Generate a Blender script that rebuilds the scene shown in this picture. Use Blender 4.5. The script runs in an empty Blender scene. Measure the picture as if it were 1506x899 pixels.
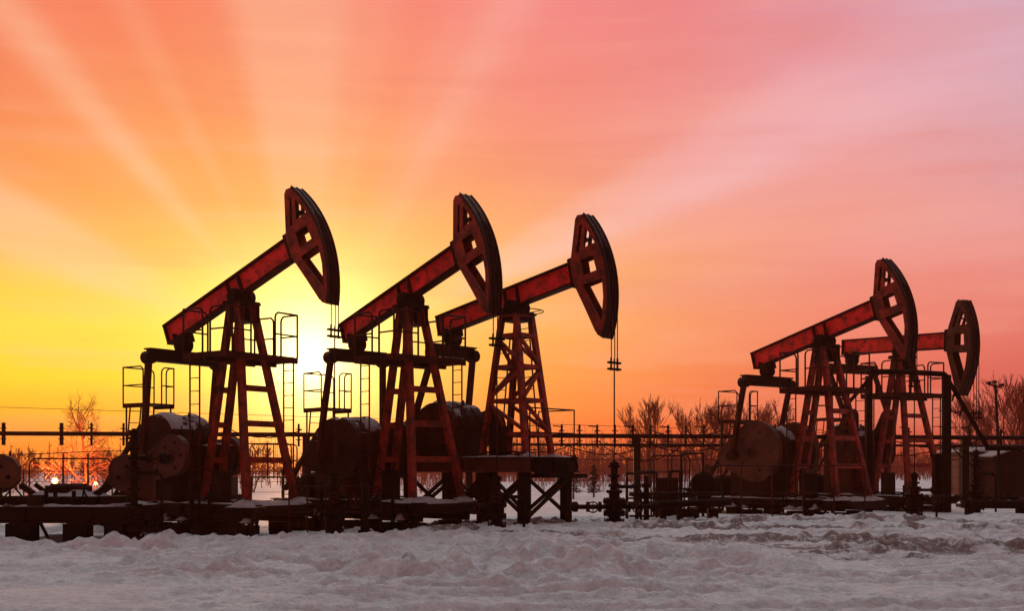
import bpy, math, random
import numpy as np
from mathutils import Vector, Matrix
from mathutils.geometry import tessellate_polygon
random.seed(7); rng = np.random.default_rng(5)
scene = bpy.context.scene
COL = scene.collection
F, CX, HY, H = 1700.0, 753.0, 690.0, 1.8      # lens in photo pixels, horizon row, eye height

def WX(px, d): return (px-CX)/F*d
def WZ(py, d): return H+(HY-py)*d/F
def S(c):                                      # sRGB 0-255 -> linear
    return tuple(((v/255)/12.92 if v/255 <= .04045 else ((v/255+.055)/1.055)**2.4) for v in c)

# ------------------------------------------------------------------ noise + terrain
def _hash(ix, iy, s):
    n = (ix.astype(np.int64)*374761393 + iy.astype(np.int64)*668265263 + s*974634777) & 0x7fffffff
    n = ((n ^ (n >> 13))*1274126177) & 0x7fffffff
    n = (n ^ (n >> 16)) & 0xffff
    return n/65535.0
def vnoise(x, y, s=0):
    x = np.asarray(x, float); y = np.asarray(y, float)
    ix = np.floor(x); iy = np.floor(y); fx = x-ix; fy = y-iy
    fx = fx*fx*fx*(fx*(fx*6-15)+10); fy = fy*fy*fy*(fy*(fy*6-15)+10)
    a = _hash(ix, iy, s); b = _hash(ix+1, iy, s); c = _hash(ix, iy+1, s); d = _hash(ix+1, iy+1, s)
    return (a+(b-a)*fx)*(1-fy)+(c+(d-c)*fx)*fy
def fbm(x, y, s=0, o=4, ridged=False):
    t = 0; a = .5; n = 0
    for i in range(o):
        v = vnoise(x, y, s+i*17)
        if ridged: v = 1-abs(2*v-1)
        t = t+a*v; n += a; a *= .5
        x = x*2.03+11.3; y = y*2.03+5.7
    return t/n
def sst(e0, e1, v):
    t = np.clip((v-e0)/(e1-e0), 0, 1); return t*t*(3-2*t)
def gauss(v, c, w): return np.exp(-((v-c)/w)**2)

def terrain(x, y, full=True):
    x = np.asarray(x, float); y = np.asarray(y, float)
    z = .30*sst(-8, 2.5, x)*sst(20, 29, y)
    z = z + .55*sst(50, 85, y)*(.6+.8*fbm(x/25, y/25, 3, 2))
    if not full: return z
    near = sst(11, 14, y)
    yc = 28.0+.10*np.maximum(x, 0)
    berm = gauss(y, yc+fbm(x/4, x*0, 31)*1.0, .8)*(.35*sst(-10, -7, x)+.65*sst(-6, -3, x))*(1-sst(4, 7, x))*(.00+.15*sst(.42, .8, fbm(x/1.0, y/.8, 7, 5)))
    berm += gauss(y, 32.6, 1.6)*sst(5, 9, x)*(.02+.10*sst(.35, .8, fbm(x/1.2, y/.9, 9, 5)))
    z = z+berm
    rid = fbm(x/.75, y/.6, 21, 5, True); fine = fbm(x/.28, y/.2, 25, 4, True)
    lump = sst(.40, .66, fbm(x/1.3, y/.9, 41, 3))
    m = gauss(y, 21.6, 1.3)*sst(-9, -3, x)*(1-sst(4.6, 6.5, x)) + 1.0*gauss(y, 18.9, .9)*sst(-6, -2, x)*(1-sst(3, 6, x)) \
        + .25*gauss(y, 16.8, .9)*sst(-1.5, 1.5, x) + .30*gauss(y, 17.0, 1.6)*(1-sst(-7, -2, x)) + .40*gauss(y, 24.3, 1.2)*(1-sst(-6, -1, x)) + .25*gauss(y, 26, 1)*(1-sst(2, 5, x))
    z = z + m*lump*(1-.4*sst(2, 5, x))*(.34*sst(.40, .80, rid)+.30*(fine-.4))
    far = 1-sst(60, 90, y); nf = near*(1-sst(34, 40, y))
    z = z + .06*(fbm(x/3.6, y/.7, 61, 5)-.5)*near*far + (.05+.05*sst(20, 24, y))*(fbm(x/2.4, y/.30, 63, 5, True)-.5)*nf*(.5+.5*sst(22, 25, y))
    gate = sst(.47, .62, fbm(x/3.2, y/1.3, 64, 3))
    z = z + gate*.13*(fine-.42)*nf + gate*.06*(fbm(x/.16, y/.13, 68, 2)-.5)*near*(1-sst(22, 26, y))
    # wheel tracks: paired grooves with thrown-up shoulders and tread marks
    for k, (y0, sl, cv) in enumerate([(15.3, .03, .004), (17.7, -.045, .0), (20.1, .02, -.004), (22.9, -.03, .002), (25.2, .035, .0), (27.0, -.05, .0), (30.6, -.015, .0), (32.2, .03, 0)]):
        for off in (-.9, .9):
            dy = y-(y0+off+sl*x+cv*x*x+.25*(vnoise(x/5, x*0+k, 300+k)-.5)); act = sst(.30, .48, vnoise(x/5+k*3, x*0+off, 310+k))*(.75+.25*sst(22, 25, y))
            tread = .5+.5*np.sin(x*2*math.pi/.32+np.abs(dy)*14)
            z = z+act*nf*(-.085*gauss(dy, 0, .17)+.022*tread*gauss(dy, 0, .15)+(.13*gauss(dy, .30, .10)+.10*gauss(dy, -.30, .10))*(.1+1.6*fbm(x/.3, y/.25, 320+k, 3, True)))
    r, dm = ruts(x, y)
    return z+r
def ruts(x, y):
    r = 0*x; dm = 0*x
    for i, (y0, x0, x1, sl, am) in enumerate([(31.3, 4.2, 60, -.05, .15), (28.6, 2.4, 60, -.10, .14), (25.6, 1.4, 9.0, -.09, .13), (24.3, 4.0, 60, -.05, .09),
                                              (22.8, 3.4, 8.5, -.06, .10), (30.2, .5, 5.0, .0, .06), (26.8, -1.2, 2.6, .02, .08), (23.6, 6.2, 14, -.04, .08), (28.4, -2.2, 1.2, .0, .06)]):
        yc = y0+sl*(x-x0)+.35*(fbm(x/3.0, x*0+i, 70+i, 3)-.5)
        env = gauss(y, yc, .38)*sst(x0-.8, x0+.8, x)*(1-sst(x1-1.2, x1, x))
        br = sst(.36, .60, fbm(x/.6, y/.3, 90+i, 5))*sst(.3, .5, fbm(x/2.2, y*0, 95+i, 2))
        r = r+env*am*br*(.1+1.5*fbm(x/.28, y/.22, 120+i, 4, True)); dm = np.maximum(dm, gauss(y, yc-.05, .62)*sst(x0-.8, x0+.8, x)*(1-sst(x1-1.2, x1, x))*sst(.36, .56, fbm(x/.8, y/.22, 140+i, 5)))
    hp = np.exp(-((x-7.0)/.85)**2-((y-25.3)/.3)**2); r = r+hp*.2*(.4+fbm(x/.25, y/.25, 200, 3)); dm = np.maximum(dm, hp*1.2)
    return r, dm
def gz(x, y): return float(terrain(np.array([x]), np.array([y]), False)[0])

# ------------------------------------------------------------------ materials
def newmat(name):
    m = bpy.data.materials.new(name); m.use_nodes = True
    nt = m.node_tree; b = nt.nodes['Principled BSDF']
    return m, nt, b
def paint(name, c1, c2, rough=.55, scale=3.0, lo=.45, hi=.62, metal=0.0, bump=.25, detail=8, streak=1.0):
    """base colour c1 with patches of c2 (wear, rust, dirt), noise bump"""
    m, nt, b = newmat(name); N = nt.nodes; L = nt.links
    tc = N.new('ShaderNodeTexCoord'); mp = N.new('ShaderNodeMapping'); mp.inputs['Scale'].default_value = (1, 1, streak)
    L.new(tc.outputs['Object'], mp.inputs[0])
    n = N.new('ShaderNodeTexNoise'); n.inputs['Scale'].default_value = scale; n.inputs['Detail'].default_value = detail; n.inputs['Roughness'].default_value = .65
    L.new(mp.outputs[0], n.inputs['Vector'])
    r = N.new('ShaderNodeMapRange'); r.inputs[1].default_value = lo; r.inputs[2].default_value = hi
    L.new(n.outputs[0], r.inputs[0])
    n2 = N.new('ShaderNodeTexNoise'); n2.inputs['Scale'].default_value = scale*.4; n2.inputs['Detail'].default_value = 4
    L.new(tc.outputs['Object'], n2.inputs['Vector'])
    hv = N.new('ShaderNodeHueSaturation'); hv.inputs['Color'].default_value = (*c1, 1)
    mr = N.new('ShaderNodeMapRange'); mr.inputs[1].default_value = .3; mr.inputs[2].default_value = .7; mr.inputs[3].default_value = .7; mr.inputs[4].default_value = 1.25
    L.new(n2.outputs[0], mr.inputs[0]); L.new(mr.outputs[0], hv.inputs['Value'])
    mx = N.new('ShaderNodeMix'); mx.data_type = 'RGBA'
    L.new(r.outputs[0], mx.inputs[0]); L.new(hv.outputs[0], mx.inputs[6]); mx.inputs[7].default_value = (*c2, 1)
    L.new(mx.outputs[2], b.inputs['Base Color'])
    b.inputs['Specular IOR Level'].default_value = .12 if max(c1) < .07 else .3
    b.inputs['Roughness'].default_value = rough; b.inputs['Metallic'].default_value = metal
    rr = N.new('ShaderNodeMapRange'); rr.inputs[3].default_value = rough-.12; rr.inputs[4].default_value = min(1, rough+.25)
    L.new(n.outputs[0], rr.inputs[0]); L.new(rr.outputs[0], b.inputs['Roughness'])
    if bump:
        bp = N.new('ShaderNodeBump'); bp.inputs['Strength'].default_value = bump; bp.inputs['Distance'].default_value = .02
        L.new(n.outputs[0], bp.inputs['Height']); L.new(bp.outputs[0], b.inputs['Normal'])
    return m
M = {}
M['beam'] = paint('beam_red_paint', (.80, .020, .022), (.20, .014, .010), .5, 3.4, .47, .64)
M['red'] = paint('frame_red_paint', (.26, .018, .009), (.05, .006, .003), .5, 3.0, .42, .62)
M['dred'] = paint('dull_and_shaded_red', (.050, .0045, .003), (.014, .0025, .002), .6, 3.0, .42, .62)
M['brown'] = paint('ochre_brown_paint', (.075, .016, .006), (.028, .006, .0035), .6, 2.2, .45, .68)
M['hood'] = paint('hood_rust_paint', (.026, .0035, .0025), (.009, .002, .0015), .6, 1.8, .42, .65)
M['dark'] = paint('dark_greasy_steel', (.008, .0018, .0018), (.018, .003, .0025), .55, 4.0, .5, .7)
M['black'] = paint('black_steel', (.004, .0013, .0013), (.009, .002, .0018), .75, 5.0, .5, .7)
M['arc'] = paint('worn_arc_plate', (.030, .008, .007), (.012, .005, .005), .45, 5.0, .4, .65)
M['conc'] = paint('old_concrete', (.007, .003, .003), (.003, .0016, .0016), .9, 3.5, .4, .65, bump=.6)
M['wood'] = paint('shed_boards', (.20, .09, .06), (.09, .035, .025), .85, 2.0, .4, .65, streak=.15)
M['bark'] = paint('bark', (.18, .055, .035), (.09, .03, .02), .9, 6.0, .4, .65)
M['twig'] = paint('glare_reddened_twigs', (.30, .060, .032), (.16, .035, .02), .9, 1.0, .4, .65, bump=0)  # orange-red of the backlit sunset glare is put into the twig colour
M['conifer'] = paint('conifer_needles', (.035, .030, .018), (.02, .015, .01), .9, 1.0, .4, .65, bump=0)
M['wire'] = paint('galvanised_wire', (.06, .03, .025), (.03, .015, .012), .5, 1.0, .4, .65, metal=.3, bump=0)

def snowmat(name, col, dirt=False):
    m, nt, b = newmat(name); N = nt.nodes; L = nt.links
    tc = N.new('ShaderNodeTexCoord')
    n = N.new('ShaderNodeTexNoise'); n.inputs['Scale'].default_value = 1.6; n.inputs['Detail'].default_value = 10; n.inputs['Roughness'].default_value = .78
    L.new(tc.outputs['Object'], n.inputs['Vector'])
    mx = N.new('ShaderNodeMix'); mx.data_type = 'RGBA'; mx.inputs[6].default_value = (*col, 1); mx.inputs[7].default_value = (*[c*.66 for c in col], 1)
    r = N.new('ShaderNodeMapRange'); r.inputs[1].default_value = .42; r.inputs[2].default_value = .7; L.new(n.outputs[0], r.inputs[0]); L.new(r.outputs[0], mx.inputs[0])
    out = mx.outputs[2]; first = out
    fine = N.new('ShaderNodeTexNoise'); fine.inputs['Scale'].default_value = 9; fine.inputs['Detail'].default_value = 8; fine.inputs['Roughness'].default_value = .7
    L.new(tc.outputs['Object'], fine.inputs['Vector'])
    sp = N.new('ShaderNodeMix'); sp.data_type = 'RGBA'; sr = N.new('ShaderNodeMapRange'); sr.inputs[1].default_value = .46; sr.inputs[2].default_value = .68; sr.inputs[4].default_value = .5
    L.new(fine.outputs[0], sr.inputs[0]); L.new(sr.outputs[0], sp.inputs[0]); L.new(out, sp.inputs[6]); sp.inputs[7].default_value = (*[c*.45 for c in col], 1); out = sp.outputs[2]
    if dirt:
        at = N.new('ShaderNodeAttribute'); at.attribute_name = 'dirt'
        ad = N.new('ShaderNodeMath'); ad.operation = 'MULTIPLY_ADD'; ad.inputs[1].default_value = 4.0; L.new(fine.outputs[0], ad.inputs[0])
        sb = N.new('ShaderNodeMath'); sb.operation = 'MULTIPLY'; L.new(at.outputs['Fac'], sb.inputs[0]); L.new(ad.outputs[0], sb.inputs[1]); ad.inputs[2].default_value = -1.3
        r2 = N.new('ShaderNodeMapRange'); r2.inputs[1].default_value = .06; r2.inputs[2].default_value = .55; r2.inputs[4].default_value = .9; L.new(sb.outputs[0], r2.inputs[0])
        m2 = N.new('ShaderNodeMix'); m2.data_type = 'RGBA'; m2.inputs[7].default_value = (.15, .105, .09, 1)
        L.new(r2.outputs[0], m2.inputs[0]); L.new(out, m2.inputs[6]); out = m2.outputs[2]
    L.new(out, b.inputs['Base Color'])
    b.inputs['Roughness'].default_value = .6; b.inputs['Specular IOR Level'].default_value = .35
    bp = N.new('ShaderNodeBump'); bp.inputs['Strength'].default_value = 1.0; bp.inputs['Distance'].default_value = .10
    L.new(fine.outputs[0], bp.inputs['Height']); L.new(bp.outputs[0], b.inputs['Normal'])
    return m
M['snow'] = snowmat('snow_ground', (.80, .86, .89), True)
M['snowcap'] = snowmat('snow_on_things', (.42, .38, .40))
def emit(name, col, s):
    m, nt, b = newmat(name); b.inputs['Base Color'].default_value = (*col, 1)
    b.inputs['Emission Color'].default_value = (*col, 1); b.inputs['Emission Strength'].default_value = s
    return m
M['lamp'] = emit('lamp_glow', (1, .45, .10), 7)

# ------------------------------------------------------------------ mesh builder
class MB:
    def __init__(s): s.v = []; s.f = []; s.sm = []
    def add(s, vs, fs, smooth=False):
        o = len(s.v); s.v += [tuple(v) for v in vs]; s.f += [tuple(i+o for i in f) for f in fs]; s.sm += [smooth]*len(fs); return s
    def box(s, c, d, R=None):
        c = Vector(c); vs = []
        for z in (-.5, .5):
            for x, y in ((-.5, -.5), (.5, -.5), (.5, .5), (-.5, .5)):
                p = Vector((x*d[0], y*d[1], z*d[2])); p = (R @ p if R else p)+c; vs.append(p)
        return s.add(vs, [(0, 3, 2, 1), (4, 5, 6, 7), (0, 1, 5, 4), (1, 2, 6, 5), (2, 3, 7, 6), (3, 0, 4, 7)])
    def bar(s, p, q, w, h, up=(0, 0, 1)):
        p = Vector(p); q = Vector(q); a = (q-p); L = a.length; a.normalize()
        up = Vector(up)
        if abs(a.dot(up)) > .98: up = Vector((1, 0, 0))
        sd = a.cross(up).normalized(); u = sd.cross(a)
        R = Matrix((sd, a, u)).transposed()
        return s.box((p+q)/2, (w, L, h), R)
    def chan(s, p, q, w, h, out=(0, 0, 1), t=.03):
        """channel section: web and two flanges"""
        p = Vector(p); q = Vector(q); a = (q-p).normalized(); out = Vector(out)
        out = (out-a*out.dot(a)).normalized(); sd = a.cross(out)
        s.bar(p, q, w, t, out)
        for k in (-1, 1):
            o = sd*(k*(w/2-t/2))+out*(h/2+t/2); s.bar(p+o, q+o, t, h, out)
        return s
    def tube(s, p, q, r, n=8, r2=None, cap=True):
        return s.path([p, q], r, n, r2, cap)
    def path(s, pts, r, n=8, r2=None, cap=True):
        pts = [Vector(p) for p in pts]; m = len(pts); r2 = r if r2 is None else r2
        o = len(s.v); vs = []
        t0 = (pts[1]-pts[0]).normalized(); u = t0.orthogonal().normalized()
        for i, p in enumerate(pts):
            if i == 0: t = t0
            elif i == m-1: t = (pts[i]-pts[i-1]).normalized()
            else: t = ((pts[i]-pts[i-1]).normalized()+(pts[i+1]-pts[i]).normalized()).normalized()
            u = (u-t*u.dot(t)).normalized(); w = t.cross(u)
            rr = r+(r2-r)*i/(m-1)
            for k in range(n):
                a = 2*math.pi*k/n; vs.append(p+(u*math.cos(a)+w*math.sin(a))*rr)
        fs = []
        for i in range(m-1):
            for k in range(n):
                a = i*n+k; b = i*n+(k+1) % n; fs.append((a, b, b+n, a+n))
        s.add(vs, fs, n > 5)
        if cap:
            s.f += [tuple(o+k for k in reversed(range(n))), tuple(o+(m-1)*n+k for k in range(n))]; s.sm += [False]*2
        return s
    def lathe(s, c, prof, n=16, axis='Z'):
        """prof: (radius, height) pairs round c"""
        c = Vector(c); vs = []; fs = []
        for r, h in prof:
            for k in range(n):
                a = 2*math.pi*k/n; x, y = r*math.cos(a), r*math.sin(a)
                vs.append(c+Vector({'Z': (x, y, h), 'Y': (x, h, y), 'X': (h, x, y)}[axis]))
        for i in range(len(prof)-1):
            for k in range(n):
                a = i*n+k; b = i*n+(k+1) % n; fs.append((a, b, b+n, a+n))
        fs += [tuple(reversed(range(n))), tuple(range((len(prof)-1)*n, len(prof)*n))]
        return s.add(vs, fs, False)
    def prism(s, loops, y0, y1, T=None):
        """loops: outer then holes, (x, z) points, extruded in y"""
        tri = tessellate_polygon([[Vector((x, z, 0)) for x, z in l] for l in loops])
        flat = [p for l in loops for p in l]; n = len(flat)
        vs = [Vector((x, y0, z)) for x, z in flat]+[Vector((x, y1, z)) for x, z in flat]
        if T: vs = [T @ v for v in vs]
        fs = [tuple(t) for t in tri]+[tuple(n+i for i in reversed(t)) for t in tri]
        o = 0
        for l in loops:
            m = len(l)
            for i in range(m): a = o+i; b = o+(i+1) % m; fs.append((a, b, b+n, a+n))
            o += m
        return s.add(vs, fs)
    def xf(s, T):
        s.v = [tuple(T @ Vector(v)) for v in s.v]; return s
    def build(s, name, mat, parent=None, label=None, bevel=0, weld=False):
        me = bpy.data.meshes.new(name); me.from_pydata(s.v, [], s.f); me.update()
        me.polygons.foreach_set('use_smooth', s.sm)
        import bmesh as bmm
        bm = bmm.new(); bm.from_mesh(me); bmm.ops.recalc_face_normals(bm, faces=bm.faces); bm.to_mesh(me); bm.free()
        me.materials.append(mat if not isinstance(mat, str) else M[mat])
        o = bpy.data.objects.new(name, me); COL.objects.link(o)
        if parent: o.parent = parent
        if label: o['label'] = label
        if bevel:
            b = o.modifiers.new('bevel', 'BEVEL'); b.width = bevel; b.segments = 2; b.limit_method = 'ANGLE'
        return o
def tag(o, label=None, cat=None, group=None, kind=None):
    if label: o['label'] = label
    if cat: o['category'] = cat
    if group: o['group'] = group
    if kind: o['kind'] = kind
    return o
def empty(name, loc, rz, label, cat, group=None):
    e = bpy.data.objects.new(name, None); COL.objects.link(e); e.location = loc; e.rotation_euler = (0, 0, rz); e.empty_display_size = .3
    return tag(e, label, cat, group)
def copy_tree(o, parent=None):
    c = o.copy(); COL.objects.link(c); c.parent = parent
    for ch in list(o.children): copy_tree(ch, c)
    return c

def snow_strip(mb, x0, x1, y0, y1, z, h, seed, n=40, edge=.04):
    """lumpy slab of settled snow with ragged edges on a flat top"""
    nx = max(4, int((x1-x0)/.09)); ny = max(4, int((y1-y0)/.07)); r = random.Random(seed)
    X, Y = np.meshgrid(np.linspace(x0, x1, nx), np.linspace(y0, y1, ny), indexing='ij')
    e = np.minimum(np.minimum(np.arange(nx)[:, None], np.arange(nx)[::-1][:, None])/2.0, np.minimum(np.arange(ny)[None], np.arange(ny)[::-1][None])/1.5)
    Z = z+h*np.clip(e, 0, 1)*np.clip(2.4*(fbm(X*2.2+seed, Y*2.2, seed, 4)-.28), .0, 1.6)-.004
    Y = Y+.03*(vnoise(X*5, Y*5, seed+3)-.5)
    vs = [(X[i, j], Y[i, j], Z[i, j]) for i in range(nx) for j in range(ny)]
    fs = [(i*ny+j, (i+1)*ny+j, (i+1)*ny+j+1, i*ny+j+1) for i in range(nx-1) for j in range(ny-1)]
    mb.add(vs, fs, True)
def snow_mound(mb, c, r, h, seed):
    vs = []; fs = []; nr, na = 6, 18
    for i in range(nr+1):
        t = i/nr
        for k in range(na):
            a = 2*math.pi*k/na; rr = r*t*(1+.8*(float(vnoise(min(k, 18-k)*.9+seed, i*.3, seed))-.5))
            z = h*(1-t*t)*(.45+1.1*float(vnoise(min(k, 18-k)*.8, i*1.3, seed+5)))
            vs.append((c[0]+rr*math.cos(a), c[1]+rr*math.sin(a), c[2]+z-.02*t))
    for i in range(nr):
        for k in range(na):
            a = i*na+k; b = i*na+(k+1) % na; fs.append((a, b, b+na, a+na))
    mb.add(vs, fs, True)

def railing(mb, pts, z0, h=1.05, r=.020, closed=False, mid=True, round_ends=True):
    """pipe rail: top bar with rounded ends dropping to the posts, mid bar, posts at points"""
    P = [Vector((p[0], p[1], 0)) for p in pts]
    for p in P: mb.tube((p.x, p.y, z0-.05), (p.x, p.y, z0+h-(.12 if (round_ends and (p == P[0] or p == P[-1])) else 0)), r, 6)
    path = []
    a, b = P[0], P[1]; d = (b-a).normalized()
    if round_ends:
        path += [Vector((a.x, a.y, z0+h-.14)), Vector((a.x, a.y, z0+h-.06))+d*.02, Vector((a.x, a.y, z0+h))+d*.10]
    else: path += [Vector((a.x, a.y, z0+h))]
    path += [Vector((p.x, p.y, z0+h)) for p in P[1:-1]]
    a, b = P[-1], P[-2]; d = (b-a).normalized()
    if round_ends:
        path += [Vector((a.x, a.y, z0+h))+d*.10, Vector((a.x, a.y, z0+h-.06))+d*.02, Vector((a.x, a.y, z0+h-.14))]
    else: path += [Vector((a.x, a.y, z0+h))]
    mb.path(path, r, 6)
    if mid: mb.path([(p.x, p.y, z0+h*.5) for p in P], r*.85, 6)
def ladder(mb, p0, p1, side, w=.36, r=.022, step=.33):
    p0 = Vector(p0); p1 = Vector(p1); sd = Vector(side).normalized()*w/2; L = (p1-p0).length; a = (p1-p0).normalized()
    for k in (-1, 1): mb.tube(p0+sd*k, p1+sd*k, r, 6)
    n = int(L/step)
    for i in range(n): q = p0+a*(i+.6)*step; mb.tube(q-sd, q+sd, r*.55, 5)

# ------------------------------------------------------------------ pumpjack
R_ARC, BETA, W_H, REAR, E_B, JOINT = 3.23, .531, .161, 2.94, .293, 2.14
def pumpjack(px, pz, d, yaw, tilt, label, crank=215, zb=.92, gearz=2.35, lattice=False, head='red', beam='beam', hood='hood',
             cw='brown', deck=True, plate=.8, skid_x=(-5.0, 1.65), seed=1, pin_dx=0, rod_bot=2.0, cxz=(-1.75, 2.2), gxc=-2.55, grr=.72, sh=.5, ew=1.15, service=True, snow=True, rod=True):
    X = WX(px, d); g = gz(X, d)
    e = empty('pumpjack', (X, d, g), -math.radians(yaw), label, 'pumpjack', 'pumpjacks across the oil field')
    T0 = Matrix.Translation((0, 0, -g))
    def P(name, mb, mat, parent=None, label=None, bevel=0):
        mb.xf(T0); return mb.build(name, mat, parent or e, label, bevel)
    ca, sa = math.cos(tilt), math.sin(tilt)
    TB = T0 @ Matrix.Translation((0, 0, pz)) @ Matrix.Rotation(-tilt, 4, 'Y')
    def PB(name, mb, mat, parent=None, label=None, bevel=0):
        mb.xf(TB); return mb.build(name, mat, parent or e, label, bevel)
    # walking beam: web, flanges, stiffeners
    hb = .29
    wb = PB('walking_beam', MB().box(((JOINT-REAR)/2, 0, E_B), (JOINT+REAR, .07, 2*hb-.02)), beam)
    for k in (-1, 1): PB('beam_flange', MB().box(((JOINT-REAR)/2, 0, E_B+k*(hb-.02)), (JOINT+REAR+.02, .30, .045)), 'dred', wb, bevel=.006)  # same red paint as the web; darker material paints in their edge shading
    for x in (-REAR+.02, -.28, .16, JOINT-.03): PB('stiffener', MB().box((x, 0, E_B), (.04, .286, 2*hb-.07)), 'dred', wb)
    # horse head: two side plates with openings, arc plate, inner cross plates
    outer = [(2.12, 0.), (2.12, .58), (2.16, .62), (2.49, 1.58), (2.58, 1.66)]
    N = 22; arc = [((R_ARC-.03)*math.cos(a), (R_ARC-.03)*math.sin(a)) for a in [BETA-2*BETA*i/N for i in range(N+1)]]
    outer += arc+[(2.62, -1.50), (2.56, -1.32)]
    holes = [[(2.60, 1.40), (2.68, 1.38), (2.45, .72), (2.36, .74)],
             [(2.76, 1.30), (2.98, .80), (2.60, .78)],
             [(2.46, .10), (2.46, .50), (2.86, .50), (2.90, .10)],
             [(2.40, -.14), (3.03, -.14), (2.98, -.62), (2.80, -1.22)]]
    hh = MB()
    for k in (-1, 1): hh.prism([outer]+holes, k*W_H-.012, k*W_H+.012)
    head_o = PB('horse_head', hh, head)
    ap = MB()
    for (r0, r1, w) in ((R_ARC-.05, R_ARC, W_H+.03),):
        vs = []; fs = []
        for i in range(N+1):
            a = BETA-2*BETA*i/N
            for r in (r0, r1):
                for y in (-w, w): vs.append((r*math.cos(a), y, r*math.sin(a)))
        for i in range(N):
            o = 4*i
            for a, b in ((0, 1), (1, 3), (3, 2), (2, 0)): fs.append((o+a, o+b, o+b+4, o+a+4))
        fs += [(0, 1, 3, 2), (4*N, 4*N+2, 4*N+3, 4*N+1)]; ap.add(vs, fs)
    for y in (-W_H-.03, 0, W_H+.03):                               # guide lips and the seam between cable tracks
        pts = [((R_ARC+.012)*math.cos(a), y, (R_ARC+.012)*math.sin(a)) for a in [BETA-2*BETA*i/N for i in range(N+1)]]
        ap.path(pts, .018, 4)
    PB('arc_plate', ap, 'arc', head_o)
    ip = MB()
    for a, b in (((2.14, .60), (3.0, .60)), ((2.14, .03), (3.1, .0)), ((2.60, 1.60), (2.76, 1.58)), ((2.62, -1.48), (2.76, -1.58)), ((2.3, 1.02), (2.7, 1.02)),
                 ((2.12, .02), (2.12, .58)), ((2.14, .58), (2.50, 1.58)), ((2.14, -.02), (2.57, -1.4))):
        ip.bar((a[0], 0, a[1]), (b[0], 0, b[1]), 2*W_H-.03, .03, (-(b[1]-a[1]), 0, b[0]-a[0]))
    PB('cross_plate', ip, 'dred', head_o)
    hj = MB()
    for z in (-.06, .64): hj.box((2.2, 0, z), (.34, .26, .07))
    hj.box((2.06, 0, .29), (.06, .34, .72)); PB('head_joint', hj, 'dark', head_o)
    # bridle, carrier bar, rod
    xr = R_ARC+.03; zt = pz+R_ARC*math.sin(max(tilt-BETA, -.9)); zc = zt-.62
    if rod:
        br = MB()
        for y in (-.12, .02, .13):
            pts = [Vector(((R_ARC+.03)*math.cos(a), 0, (R_ARC+.03)*math.sin(a))) for a in np.linspace(min(BETA*.9, .2), max(-BETA, -tilt), 8)]
            w = [Vector((p.x*ca-p.z*sa, y, pz+p.x*sa+p.z*ca)) for p in pts]
            br.path(w+[(xr, y, zc)], .014, 5)
        P('bridle_cable', br, 'black')
        cb = MB()
        for z in (zc, zc-.16): cb.box((xr, 0, z), (.10, .46, .05))
        for y in (-.13, .13): cb.tube((xr, y, zc-.2), (xr, y, zc+.12), .025, 8)
        P('carrier_bar', cb, 'black')
        P('polished_rod', MB().tube((xr, 0, zc+.1), (xr, 0, rod_bot), .018, 8), 'dred')
    # saddle bearing
    sb = MB().lathe((0, -.34, pz-.02), [(.17, 0), (.20, .02), (.20, .2), (.15, .22), (.15, .46), (.20, .48), (.20, .66), (.17, .68)], 18, 'Y')
    sb.box((0, 0, pz-.17), (.62, .74, .06)); sb.box((0, 0, pz-.08), (.34, .5, .24))
    P('saddle_bearing', sb, 'black')
    zt_ = pz-.20
    if not lattice:
        top = {1: (.16, .24), -1: (-.20, .17)}; bot = {1: (1.10, .85), -1: (-1.12, .26)}
        def lp(sx, sy, z):
            t = (zt_-z)/(zt_-zb); a, b = top[sx], bot[sx]
            return Vector((a[0]+(b[0]-a[0])*t, sy*(a[1]+(b[1]-a[1])*t), z))
        for sx in (1, -1):
            for sy in (1, -1):
                mb = MB(); p, q = lp(sx, sy, zt_), lp(sx, sy, zb+.02)
                mb.bar(p, q, .10, .15, (1, 0, 0)); mb.bar(p+Vector((.075*1, 0, 0)), q+Vector((.075, 0, 0)), .16, .02, (1, 0, 0)); mb.bar(p-Vector((.075, 0, 0)), q-Vector((.075, 0, 0)), .16, .02, (1, 0, 0))
                mb.box((q.x, q.y, zb+.02), (.34, .34, .03))
                P('leg', mb, 'red', bevel=.004)
        for sx, zs in ((1, (2.02, 2.95, 3.86)), (-1, (2.02, 2.95, 3.86))):
            for z in zs:
                z = zb+(z-.92)*(pz-zb)/(6.28-.92); a, b = lp(sx, -1, z), lp(sx, 1, z)
                P('brace', MB().bar(a, b, .13, .15), 'red')
        cap = MB(); cap.box((0, 0, zt_-.02), (.80, .62, .05)); cap.box((.10, .27, zt_-.26), (.55, .03, .46)); cap.box((.10, -.27, zt_-.26), (.5, .03, .46)); cap.box((.1, 0, zt_-.47), (.5, .56, .03))
        P('tower_cap', cap, 'dark')
        # deck with railings and ladders
        zd = pz-1.58; hl, hw = .80, 1.22
        dk = MB()
        for sy in (-1, 1):
            dk.box((0, sy*(.36+.38), zd+.02), (2*hl, .76, .04)); dk.bar((-hl, sy*hw, zd-.03), (hl, sy*hw, zd-.03), .05, .14)
            dk.bar((-hl, sy*.38, zd-.03), (hl, sy*.38, zd-.03), .05, .12)
        for sx in (-1, 1): dk.bar((sx*hl, -hw, zd-.05), (sx*hl, hw, zd-.05), .06, .16); dk.box((sx*(hl-.14), 0, zd+.02), (.26, .72, .04))
        dk.bar((0, -hw, zd-.13), (0, hw, zd-.13), .1, .1)
        P('deck', dk, 'dred', bevel=.004)
        for sy in (-1, 1):
            mb = MB(); railing(mb, [(-hl, sy*.42), (-hl, sy*hw), (-hl*.1, sy*hw)], zd+.04, 1.12, .026)
            railing(mb, [(hl*.25, sy*hw), (hl, sy*hw), (hl, sy*.42)], zd+.04, 1.12, .026)
            P('railing', mb, 'dred')
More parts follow.
